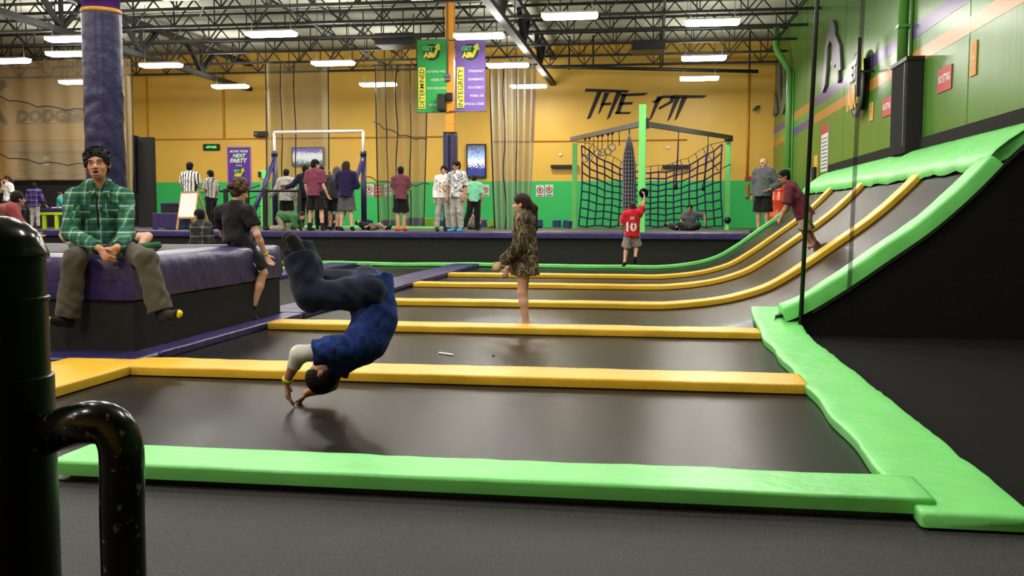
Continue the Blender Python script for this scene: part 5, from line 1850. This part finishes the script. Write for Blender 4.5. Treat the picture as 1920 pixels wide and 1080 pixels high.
# ================================================================== the people
# ---- seated man in the plaid shirt
pt = lambda x, y, Y: W(x, y, Y=Y)
J = dict(s=1.10, hs=1.04, hw=1.14, pelvis=pt(190, 462, 8.44), neck=pt(187, 349, 8.38), head=pt(183, 309, 8.27),
         shR=pt(137, 372, 8.28), shL=pt(235, 372, 8.50), elR=pt(131, 437, 8.10), elL=pt(237, 436, 8.32), wrR=pt(187, 466, 7.86), wrL=pt(219, 465, 7.9),
         hipR=pt(164, 468, 8.36), hipL=pt(216, 468, 8.46), knR=pt(139, 486, 7.86), knL=pt(274, 486, 7.92),
         anR=pt(127, 597, 7.86), anL=pt(302, 586, 7.88), toeR=pt(97, 601, 7.72), toeL=pt(333, 588, 7.74),
         face=(.36, -1, .06), hup=(-.08, 0, 1), thR=(.45, -.2, .9), thL=(-.45, -.2, .9), haR=(.62, -.18, -.72), haL=(-.62, -.18, -.72), pnR=(.6, 0.6, .3), pnL=(-.6, 0.6, .3), curlR=.5, curlL=.42)
t, sh = person(J, 'man in a green plaid shirt and glasses sitting on the purple block', 'tan', ('tufts', HB), (PLAID, 1.93, .02, .022), (CL['trouser'], 1.97, .03, .028), None, h=.0062, g=1.02, detail=2, mouth=False, ey=.62, vneck=True)
f, u, r = head_frame(J)
s = J['s']
at = lambda x, y, z: J['head'] + (r * x * 1.14 + f * y + u * z) * s * 1.04
blob('open_mouth', [ell(at(.002, .086, -.066), (.026 * s, .012 * s, .015 * s), r, f, u)], .004, DARK, t)
blob('lower_lip', [cone(at(-.017, .088, -.085), at(.02, .088, -.085), .0065 * s, .0065 * s, .004)], .004, mat('lip_pale', 'b07a6a', .5, .3), t)
gl = mat('glasses_metal', '6a4038', .3, .5, metal=.6)
fr = None
for q in (-1, 1):
    ring = [at(q * .036 + .027 * math.cos(k * math.pi / 10), .098 - .012 * abs(q * .036 + .027 * math.cos(k * math.pi / 10)) / .06, .004 + .019 * math.sin(k * math.pi / 10)) for k in range(20)]
    e = MB().tube(ring, .0022, 5, closed=True).build('glasses_rim', gl, t, True)
    MB().tube([at(q * .062, .088, .01), at(q * .079, .05, .012), at(q * .08, .0, .008)], .002, 5).build('temple_arm', gl, e, True)
MB().tube([at(-.01, .1, .008), at(.01, .1, .008)], .0022, 5).build('glasses_bridge', gl, t, True)
# collar, placket, cuffs
U, S, N = frame(J)
nb = J['neck']
N3 = N
for q in (-1, 1):
    base = nb + S * (q * .075) + U * .05 - N3 * .02
    P = [base - N3 * .03, nb + S * (q * .10) + U * .035 + N3 * .05, nb + S * (q * .085) - U * .085 + N3 * .185, nb + S * (q * .03) - U * .03 + N3 * .16, nb + S * (q * .062) + U * .06 + N3 * .07]
    MB().prism(P if q > 0 else P[::-1], -N3 * .012).build('collar', plaid_mat('plaid_collar', '2a5c40', '16281f', '9fb5a2', '1e2c48', 30), t)
m2 = mat('undershirt_dark', '1a1e1c', .8, .2)
V, Fc = grid_quad(nb - Vector((0, 0, .25)) + f * .12, r, Vector((0, 0, 1)), .02, .3, 10)
print_on(sh, t, V, Fc, m2, (0, 1, 0), 'placket')
for q in (-1, 1):
    V, Fc = grid_quad(nb - Vector((0, 0, .235)) + r * (q * .115) + f * .1, r, Vector((0, 0, 1)), .12, .13, 6)
    print_on(sh, t, V, Fc, plaid_mat('plaid_pocket_%d' % (q + 1), '2c6a44', '16281f', '9fb5a2', '1e2c48', 24), (0, 1, 0), 'pocket', .008)
for a in 'LR':
    so = blob('sock', shoe_prims(J, a, .008, .1), .008, CL['black'], t)
    toe = J['toe' + a]
    fn = nrm(toe - J['an' + a])
    blob('toe_tip', [ell(toe + fn * .012, (.034, .044, .036), fn.cross(Vector((0, 0, 1))), fn, (0, 0, 1))], .006, mat('yellow_toe', 'd8c42a', .6, .3), so)
    blob('heel_patch', [ell(J['an' + a] + nrm(J['an' + a] - J['kn' + a]) * .06 - fn * .04, (.03, .03, .03))], .006, mat('green_heel', '2f9a5a', .7, .3), so)

# ---- tumbling person, head down
YF_ = 6.25
J = dict(s=1.0, pelvis=pt(692, 545, YF_ + .05), spine=[pt(703, 592, YF_ + .03), pt(688, 634, YF_)], neck=pt(642, 676, YF_), head=pt(606, 699, YF_),
         shR=pt(632, 655, YF_ - .17), shL=pt(640, 668, YF_ + .17), elR=pt(561, 664, YF_ - .22), wrR=pt(537, 716, YF_ - .16), elL=pt(622, 722, YF_ + .1), wrL=pt(574, 738, YF_ + .02),
         hipR=pt(690, 548, YF_ - .06), hipL=pt(694, 540, YF_ + .12), knR=pt(583, 556, YF_ - .08), knL=pt(590, 532, YF_ + .14), anR=pt(561, 478, YF_ - .02), anL=pt(556, 462, YF_ + .14),
         toeR=pt(546, 448, YF_ - .03), toeL=pt(540, 444, YF_ + .13), face=(-.62, 0, .65), hup=(-.5, 0, -.8), thR=(-.3, .9, 0), thL=(.3, -.9, .1), haR=(.1, .05, -1), haL=(-.62, -.1, -.75), pnR=(1, 0, 0), pnL=(-1, 0, 0), curlR=.16, curlL=.2)
t, sh = person(J, 'person in a blue jersey tumbling upside down onto the nearest trampoline', 'mid', ('short', HB), (BLUEJ, .62, .08, .03, 'jersey'), (CL['navy'], 1.98, .042, .03), (CL['black'], .008), h=.0085, g=1.05, detail=1, eyes=False)
us = cloth('undershirt_white', 'd2cdc6', .3)
for a in 'R':
    blob('undershirt_sleeve', [cone(J['shR'], J['elR'], .06, .056, .02, ca=True), cone(J['elR'], J['elR'].lerp(J['wrR'], .45), .056, .046, .03, cb=True)], .0085, us, t)
bw = J['elR'].lerp(J['wrR'], .92)
dd = nrm(J['wrR'] - J['elR'])
MB().lathe([(.036, -.012), (.038, 0), (.036, .012)], bw, 16, dd).build('wristband', mat('lime_band', 'b8c832', .5, .4), t, True)

# ---- girl in the camouflage jacket
J = stand((W(972, 617, Z=0).x, 11.35, -.075), 88, 1.62, wrL=(-.12, .27, .86), elL=(-.24, .02, 1.08), wrR=(.16, .25, .78), elR=(.23, .02, 1.05), head=(0, .045, 1.60),
          knL=(-.075, .02, .49), knR=(.075, .03, .49), anL=(-.07, -.04, .085), anR=(.07, .0, .085), toeL=(-.09, .13, .035), toeR=(.09, .17, .035), haL=(-.1, .7, -.6), haR=(0, .3, -.9))
t, sh = person(J, 'girl in a camouflage jacket standing on the third trampoline facing left', 'fair', ('pony', HD), (CAMO, 1.9, .24, .042, 'jacket'), None, None, h=.0085, g=1.0, detail=2)
blob('shorts', pants_prims(J, 1.0, .004, .3), .01, CL['charcoal'], t)
blob('hood', [ell(J['neck'] + Vector((.045, 0, .0)), (.09, .12, .05), k=.03), ell(J['neck'] + Vector((.08, 0, -.05)), (.06, .11, .08), k=.03)], .009, CAMO, t)

# ---- boy in black on the block, seen from behind
b0 = W(441, 470, Y=10.75)
J = dict(s=.97, pelvis=Vector((-4.88, 10.72, 1.05)), neck=pt(441, 391, 10.72), head=pt(450, 360, 10.76),
         shL=pt(413, 398, 10.82), shR=pt(467, 399, 10.66), elL=pt(418, 440, 11.0), wrL=pt(440, 462, 11.15), elR=pt(482, 440, 10.62), wrR=pt(498, 478, 10.75),
         hipL=Vector((-4.86, 10.82, 1.03)), hipR=Vector((-4.82, 10.64, 1.03)), knL=pt(488, 500, 11.05), knR=pt(493, 511, 10.72), anL=pt(482, 585, 11.1), anR=pt(470, 588, 10.68), toeL=pt(505, 602, 11.15), toeR=pt(487, 604, 10.72),
         face=(.62, .72, -.3), hup=(.1, .1, 1), thR=(.5, .6, .5), thL=(.5, .6, .5), haR=(.4, .2, -.9))
t, sh = person(J, 'curly haired boy in a black tee and black shorts sitting on the block corner', 'fair', ('curly', HM), (CL['black'], .62, .06, .026, 'tee'), (CL['black'], .94, .022, .014), (CL['black'], .006, 1), h=.0085, g=1.0, eyes=False)
dd = nrm(J['wrR'] - J['elR'])
MB().lathe([(.031, -.01), (.033, 0), (.031, .01)], J['elR'].lerp(J['wrR'], .93), 14, dd).build('wristband', mat('lime_band', 'b8c832', .5, .4), t, True)
V = []
hp, kn = J['hipR'], J['knR']
nside = nrm((kn - hp).cross(Vector((0, 0, 1))))
MB().tube([hp.lerp(kn, .35) + nside * .105 + Vector((0, 0, -.02)), hp.lerp(kn, .9) + nside * .09 + Vector((0, 0, -.03))], .006, 5).build('side_piping', CL['white'], t)

# ---- boy standing behind the block (plaid), child behind the man
p = W(378, 460, Y=13.6)
J = stand((p.x, 13.6, .006), 78, 1.37, head=(0, .05, 1.6), wrL=(-.2, .2, 1.0), wrR=(.2, .2, 1.0))
person(J, 'boy in a charcoal plaid shirt behind the block beside the boy in black', 'tan', ('short', HB), (PLAIDG, 1.9, .12, .028), (CL['charcoal'], 1.95, .015), (CL['black'], .008), h=.011)
p = W(205, 450, Y=10.0)
J = dict(s=.86, pelvis=Vector((p.x, 9.75, 1.05)), neck=Vector((p.x - .02, 9.8, 1.40)), head=Vector((p.x - .03, 9.78, 1.52)),
         shL=Vector((p.x - .14, 9.8, 1.36)), shR=Vector((p.x + .12, 9.8, 1.36)), elL=Vector((p.x - .18, 9.75, 1.15)), elR=Vector((p.x + .14, 9.75, 1.15)), wrL=Vector((p.x - .1, 9.6, 1.02)), wrR=Vector((p.x + .06, 9.6, 1.02)),
         hipL=Vector((p.x - .08, 9.72, 1.03)), hipR=Vector((p.x + .08, 9.72, 1.03)), knL=Vector((p.x - .22, 9.5, 1.08)), knR=W(277, 444, Y=9.6), anL=Vector((p.x - .05, 9.4, .98)), anR=W(262, 463, Y=9.45), toeL=Vector((p.x + .1, 9.38, .97)), toeR=W(296, 460, Y=9.4),
         face=(0, 1, -.1), hup=(0, 0, 1), thL=(0, -1, 0), thR=(0, -1, 0))
person(J, 'child hidden behind the man, one bare leg and dark shoe showing on the block', 'fair', ('short', HD), (CL['charcoal'], .6, .05, .02), (CL['charcoal'], .8, .012), (CL['green'], .012), h=.012, eyes=False)
p = W(285, 468, Z=BZ)
MB().lathe([(.001, 0), (.05, .001), (.06, .015), (.03, .03), (.001, .032)], (W(285, 469, Y=9.0).x, 9.0, BZ + .004), 12).build('dark_sock', CL['black'], smooth=True, label='small dark sock lying on the block beside the seated man', cat='sock')

# ---- people on the raised deck
def on_deck(px, top, Y, yaw, label, H=None, z=PZ + .004, hh=.012, ov=None, **kw):
    X = W(px, 420, Y=Y).x
    if H is None:
        H = W(px, top, Y=Y).z - z + .0
    J = stand((X, Y, z), yaw, H, **(ov or {}))
    return (J,) + person(J, label, h=hh, **kw)
fold = dict(elL=(-.23, .06, 1.12), elR=(.23, .06, 1.12), wrL=(.02, .2, 1.15), wrR=(-.02, .22, 1.1), thL=(0, 0, 1), thR=(0, 0, 1))
BS = (CL['black'], .008)
on_deck(358, 305, 26.9, 8, 'person in a black and white striped referee shirt behind the easel board', shirt=(REFS, .75, .05, .025), pants=(CL['black'], 1.95, .02), shoes=(CL['white'], .01), skin_='tan', ov=fold)
on_deck(397, 320, 26.9, 75, 'staff member in grey striped shirt and white sleeve facing left', shirt=(REFG, .8, .03, .03), pants=(CL['black'], 1.95, .022), shoes=BS, skin_='mid', g=1.08, ov=dict(elL=(-.24, .05, 1.12), wrL=(-.15, .25, 1.1)))
J, t, sh = on_deck(538, 318, 27.0, 3, 'boy in a light grey hoodie with a dark red print seen from behind', shirt=(CL['lgrey'], 1.85, .12, .04, 'hoodie'), pants=(CL['black'], .85, .03, .03), shoes=BS, skin_='fair', g=1.08, ov=dict(elL=(-.3, .0, 1.12), wrL=(-.48, .12, 1.0), anL=(-.16, -.02, .085), anR=(.16, -.02, .085)))
V, Fc = grid_quad(J['neck'] - Vector((0, .1, .24)), (1, 0, 0), (0, 0, 1), .24, .13, 6)
print_on(sh, t, V, Fc, CL['wine'], (0, 1, 0))
blob('hood', [ell(J['neck'] + Vector((0, -.07, -.03)), (.12, .06, .07), k=.03)], .012, CL['lgrey'], t)
on_deck(574, 310, 26.3, 20, 'person in dark navy mostly hidden behind the boy in the maroon tee', shirt=(CL['navy'], 1.9, .1, .03), pants=(CL['black'], 1.95, .02), shoes=BS, skin_='brown', ov=dict(elL=(-.32, .02, 1.2), wrL=(-.55, .05, 1.12)))
J, t, sh = on_deck(592, 300, 25.2, -8, 'boy in a maroon tee and black shorts seen from behind, tallest of the group', shirt=(CL['maroon'], .8, .1, .035, 'tee'), pants=(CL['black'], .92, .04, .04), shoes=(CL['black'], .006, 1), skin_='fair', g=1.05, ov=dict(face=(.6, .8, -.1), anL=(-.17, -.02, .085), anR=(.19, -.02, .085), knL=(-.14, .02, .49), knR=(.15, .02, .49), wrR=(.3, .05, .88)))
on_deck(603, 312, 27.4, 10, 'person in black raising a hand between the maroon tee and the hooded figure', shirt=(CL['black'], 1.9, .1, .03), pants=(CL['black'], 1.95, .02), shoes=BS, skin_='brown', ov=dict(elR=(.3, .12, 1.3), wrR=(.22, .22, 1.48), haR=(.0, .1, 1)))
J, t, sh = on_deck(626, 312, 26.0, -14, 'person in a dark grey hoodie with the hood up leaning forward', shirt=(CL['charcoal'], 1.9, .12, .045, 'hoodie'), pants=(CL['black'], .9, .035, .03), shoes=BS, skin_='fair', hair=('short', CL['dgrey']), ov=dict(head=(.02, .16, 1.58), neck=(.02, .1, 1.42), shL=(-.17, .07, 1.37), shR=(.19, .07, 1.36), elR=(.24, .2, 1.14), wrR=(.1, .34, 1.1), elL=(-.22, .18, 1.14), wrL=(-.08, .34, 1.1)))
blob('hood', [ell(J['head'] + Vector((0, -.02, .02)), (.115, .13, .14)), cone(J['head'] + Vector((0, -.05, -.05)), J['neck'] + Vector((0, -.06, -.05)), .11, .1, .04)], .012, CL['dgrey'], t)
J, t, sh = on_deck(650, 303, 25.1, 4, 'person with long dark hair in a purple hoodie and grey shorts from behind', shirt=(CL['purple'], 1.9, .1, .04, 'hoodie'), pants=(CL['dgrey'], .95, .045, .04), shoes=(CL['black'], .01), hair=('long', HD), skin_='fair', ov=dict(elL=(-.24, .1, 1.12), wrL=(-.14, .28, 1.1), elR=(.25, .06, 1.12), wrR=(.14, .28, 1.1), anL=(-.15, -.02, .085), anR=(.14, -.02, .085)))
on_deck(752, 313, 25.9, 14, 'boy in a maroon tee with orange shoes standing alone beside the folded net', shirt=(CL['brick'], .85, .1, .03, 'tee'), pants=(CL['black'], .98, .035, .03), shoes=(mat('orange_shoe', 'e0582c', .5, .4), .012), skin_='fair', ov=dict(elL=(-.22, .06, 1.13), wrL=(-.1, .25, 1.2), elR=(.22, .06, 1.13), wrR=(.1, .25, 1.2), anL=(-.07, -.02, .085), anR=(.07, -.02, .085)))
J, t, sh = on_deck(833, 312, 24.7, 178, 'child in a white sweatshirt with a dark print and grey trousers facing us', shirt=(CL['white'], 1.95, .06, .035, 'sweatshirt'), pants=(CL['lgrey'], 1.95, .028), shoes=(CL['black'], .012), hair=('bob', HB), skin_='tan', hh=.011, ov=dict(anL=(-.13, -.02, .085), anR=(.2, .02, .085), knR=(.15, .02, .49)))
V, Fc = grid_quad(J['neck'] + Vector((0, -.1, -.27)), (1, 0, 0), (0, 0, 1), .19, .26, 6)
print_on(sh, t, V, Fc, patch_mat('sweatshirt_print', ['c8a898', 'd8c8b8', '1c1c20', '2a2a2c'], 8, (1, 1, 1)), (0, 1, 0))
J, t, sh = on_deck(857, 303, 24.35, 158, 'boy in a white patterned tee and grey trousers next to the child in white', shirt=(patch_mat('white_print_tee', ['d8d6d0', 'd8d6d0', '55555a', 'd0cec8', '8a8a8e', 'd8d6d0'], 7, (1, 1, .6)), .9, .1, .03, 'tee'), pants=(CL['lgrey'], 1.95, .026), shoes=(mat('blue_shoe', '2f8aa8', .5, .4), .012), hair=('bowl', HB), skin_='mid', hh=.011, ov=dict(face=(.25, 1, 0), elR=(.27, -.02, 1.12), anL=(-.1, -.02, .085), anR=(.1, -.02, .085)))
on_deck(889, 328, 26.6, 12, 'boy in a mint green tee and black trousers striding away', shirt=(CL['mint'], .85, .05, .03, 'tee'), pants=(CL['black'], 1.95, .03), shoes=BS, skin_='fair', hair=('short', HD), ov=dict(knL=(-.17, .0, .5), anL=(-.34, -.05, .12), toeL=(-.38, .1, .06), anR=(.1, -.02, .085)))
J, t, sh = on_deck(1430, 297, 24.5, 148, 'bald man in a grey sweater and black shorts at the right end of the deck', shirt=(CL['steel'], 1.9, .1, .04, 'sweater'), pants=(CL['black'], .98, .04, .04), shoes=(CL['charcoal'], .012), hair=('bald', None), skin_='fair', g=1.15, hh=.011, ov=dict(face=(.35, 1, -.1), elL=(-.34, -.08, 1.12), wrL=(-.2, .1, 1.0), haL=(.5, .5, -.4), toeR=(.22, .12, .035)))
blob('collar', [cone(J['neck'] + Vector((0, -.02, -.0)), J['neck'] + Vector((0, -.04, -.06)), .075, .07, .02)], .011, CL['red'], t)
# seated and lying ones
def sit(px, Y, z, yaw, s, label, ov=None, **kw):
    X = W(px, 420, Y=Y).x
    b = dict(pelvis=(0, 0, .1), neck=(0, .03, .58), head=(0, .06, .74), shL=(-.18, .03, .53), shR=(.18, .03, .53), elL=(-.26, .1, .3), elR=(.26, .1, .3), wrL=(-.2, .3, .2), wrR=(.2, .3, .2),
             hipL=(-.09, .02, .1), hipR=(.09, .02, .1), knL=(-.3, .36, .2), knR=(.3, .36, .2), anL=(.0, .42, .07), anR=(-.02, .3, .07), toeL=(.16, .44, .05), toeR=(-.18, .3, .05))
    b.update(ov or {})
    J = stand((X, Y, z), yaw, 1.72 * s, **b)
    return person(J, label, **kw)
sit(619, 29.3, PZ + .004, 178, .72, 'child in a black tee sitting on the deck behind the standing group', shirt=(CL['black'], .7, .03, .025), pants=(CL['charcoal'], 1.9, .02), shoes=BS, h=.013)
sit(894, 29.0, PZ + .004, 160, .72, 'person in khaki sitting low behind the boy in mint', shirt=(CL['khaki'], .9, .03, .03), pants=(CL['dgrey'], 1.9, .025), shoes=BS, skin_='fair', h=.013, ov=dict(neck=(0, .12, .5), head=(0, .22, .6)))
sit(1294, 28.6, PZ + .004, 172, .9, 'boy in a grey tee sitting in front of the cargo net with one arm out', shirt=(CL['steel'], .9, .03, .03), pants=(CL['charcoal'], 1.9, .02), shoes=BS, skin_='mid', h=.013, ov=dict(elL=(-.45, .05, .5), wrL=(-.5, .15, .26), elR=(.27, .12, .34), wrR=(.28, .3, .1), neck=(0, .1, .55), head=(0, .18, .7)))
def lie(px0, px1, Y, z, label, s=.95, up=0.0, flip=False, **kw):
    """figure lying along X, head at px0"""
    a, b = W(px0, 425, Y=Y).x, W(px1, 425, Y=Y).x
    d = 1 if b > a else -1
    L = lambda x, y, zz: Vector((a + d * x * s, Y + y * s, z + zz * s))
    J = dict(s=s, head=L(.12, 0, .16 + up), neck=L(.28, 0, .13 + up * .8), pelvis=L(.78, 0, .12), shL=L(.34, -.18, .12 + up * .6), shR=L(.34, .18, .12 + up * .6), elL=L(.55, -.28, .14), elR=L(.5, .26, .1), wrL=L(.75, -.24, .24), wrR=L(.72, .24, .08),
             hipL=L(.82, -.09, .12), hipR=L(.82, .09, .12), knL=L(1.18, -.13, .3), knR=L(1.2, .13, .14), anL=L(1.5, -.1, .09), anR=L(1.58, .12, .09), toeL=L(1.62, -.12, .2), toeR=L(1.68, .14, .22), face=(d * .2, -.5, 1), hup=(-d, 0, .2), thL=(0, 0, 1), thR=(0, 0, 1))
    return person(J, label, **kw)
lie(667, 712, 26.3, PZ + .004, 'person in black lying on the deck right of the purple hoodie', s=.6, up=.2, shirt=(CL['black'], .8, .05, .03), pants=(CL['khaki'], .8, .025), shoes=BS, skin_='fair', h=.013, eyes=False)
lie(1246, 1282, 28.9, PZ + .004, 'child in dark clothes lying in front of the cargo net', s=.62, up=.1, shirt=(CL['charcoal'], .8, .05, .03), pants=(CL['black'], 1.9, .025), shoes=BS, skin_='mid', h=.013, eyes=False)
# crawling figure in green
X = W(535, 420, Y=25.0).x
L = lambda x, y, zz: Vector((X + x, 25.0 + y, PZ + .004 + zz))
J = dict(s=.9, pelvis=L(-.1, 0, .36), neck=L(.34, 0, .36), head=L(.48, -.02, .40), shL=L(.3, .15, .34), shR=L(.3, -.15, .34), elL=L(.34, .2, .16), elR=L(.34, -.2, .16), wrL=L(.42, .2, .05), wrR=L(.42, -.2, .05),
         hipL=L(-.12, .08, .34), hipR=L(-.12, -.08, .34), knL=L(-.12, .1, .07), knR=L(-.06, -.1, .07), anL=L(-.46, .1, .06), anR=L(-.42, -.1, .06), toeL=L(-.58, .1, .05), toeR=L(-.54, -.1, .05), face=(1, -.2, -.4), hup=(.3, 0, 1), thL=(0, -1, 0), thR=(0, 1, 0))
person(J, 'person in dark green crawling on the deck in front of the bar frame', 'tan', ('short', HD), (CL['green'], 1.8, .1, .04), (CL['khaki'], 1.9, .03), BS, h=.013, eyes=False)

# ---- boy in the red jersey, mid-stride
X = W(1185, 480, Y=21.2).x
zb = W(1185, 497, Y=21.2).z
J = stand((X, 21.2, zb - .03), 6, W(1185, 380, Y=21.2).z - zb + .03, elR=(.29, .1, 1.62), wrR=(.33, .1, 1.88), haR=(-.2, .1, 1), elL=(-.28, .02, 1.14), wrL=(-.25, .2, 1.0), knL=(-.15, .1, .5), anL=(-.2, -.02, .1), toeL=(-.22, .1, .02), knR=(.13, .16, .56), anR=(.08, -.08, .24), toeR=(.07, .0, .1), shR=(.18, 0, 1.43))
t, sh = person(J, 'boy in a red number 10 jersey running and raising his right arm', 'fair', ('short', HD), (CL['red'], .85, .14, .04, 'jersey'), (CL['grey'], .95, .03, .03), (CL['black'], .006), h=.011)
V0, F0 = _FC.get(('10', 0, .04), (None, None))
tmp = text_rect('jersey_number', '10', J['neck'] + Vector((-.13, -.3, -.40)), (1, 0, 0), (0, 0, 1), .23, .21, CL['white'], t, 0, 0, .04)
vs = [tuple(Vector(v.co) + ORG[tmp.name]) for v in tmp.data.vertices]
fs = [list(p.vertices) for p in tmp.data.polygons]
bpy.data.objects.remove(tmp)
print_on(sh, t, vs, fs, CL['white'], (0, 1, 0), 'jersey_number')
V, Fc = grid_quad(J['neck'] + Vector((0, -.2, -.11)), (1, 0, 0), (0, 0, 1), .09, .06, 4)
print_on(sh, t, V, Fc, CL['lgrey'], (0, 1, 0), 'jersey_patch')

# ---- boy climbing the bank
Yb_ = 15.3
q = lambda x, y, Y=Yb_: W(x, y, Y=Y)
J = dict(s=.84, pelvis=q(1508, 402), neck=q(1484, 350), head=q(1470, 332), shR=q(1481, 356, Yb_ - .13), shL=q(1481, 352, Yb_ + .13), elR=q(1474, 388, Yb_ - .18), wrR=q(1464, 408, Yb_ - .22), elL=q(1478, 386, Yb_ + .2), wrL=q(1466, 404, Yb_ + .24),
         hipR=q(1511, 405, Yb_ - .07), hipL=q(1509, 403, Yb_ + .07), knR=q(1508, 434, Yb_ - .08), knL=q(1514, 432, Yb_ + .1), anR=q(1524, 458, Yb_ - .08), anL=q(1528, 452, Yb_ + .12), toeR=q(1516, 463, Yb_ - .1), toeL=q(1518, 456, Yb_ + .12), face=(-.9, -.25, -.25), hup=(-.25, 0, 1), thR=(0, 1, 0), thL=(0, -1, 0))
dz = bankz(J['anR'].x) + .1 - J['anR'].z
person(J, 'boy in a dark red tee and khaki shorts clambering on the bank', 'mid', ('short', HB), (CL['wine'], .85, .06, .03, 'tee'), (CL['khaki'], .95, .03, .02), None, h=.010, g=1.0)

# ---- people at the far left
on_deck(18, 315, 27.6, 150, 'girl in a white tee with a hand to her face at the left edge', H=1.62, shirt=(CL['white'], .7, .05, .03, 'tee'), pants=(CL['jean'], 1.95, .015), shoes=BS, hair=('pony', HD), skin_='fair', ov=dict(elR=(.26, .12, 1.2), wrR=(.12, .14, 1.46), haR=(-.2, 0, 1), face=(.2, 1, .05)))
on_deck(66, 333, 26.4, 12, 'girl with long black hair in a purple plaid shirt seen from behind', H=1.36, shirt=(PLAIDP, 1.9, .12, .035), pants=(CL['lgrey'], 1.95, .015), shoes=BS, hair=('long', HB), skin_='mid', ov=dict(wrR=(.36, .1, .92), elR=(.3, -.02, 1.12)))
on_deck(114, 350, 29.0, -60, 'child in a teal top beside the seated man', H=1.15, shirt=(CL['teal'], 1.9, .08, .03), pants=(CL['charcoal'], 1.95, .02), shoes=BS, hair=('short', HM), skin_='fair', ov=dict(elR=(.28, .12, 1.16), wrR=(.1, .26, 1.0)))
on_deck(40, 352, 28.4, 60, 'child in dark clothes between the white tee and the purple plaid', H=1.1, shirt=(CL['charcoal'], 1.9, .08, .03), pants=(CL['black'], 1.95, .02), shoes=BS, skin_='mid')
p = W(14, 420, Y=14.0)
J = stand((p.x, 14.0, .006), -35, W(14, 356, Y=14.0).z + .0, elL=(-.28, .1, 1.16), wrL=(-.2, .3, 1.05), elR=(.3, .1, 1.16), wrR=(.42, .28, 1.02), neck=(0, .1, 1.42), head=(.02, .17, 1.56))
person(J, 'person in a dull red top leaning behind the domed black post', 'mid', ('short', HB), (CL['redtop'], 1.7, .1, .035), (CL['navy'], 1.95, .02), BS, h=.011, eyes=False)
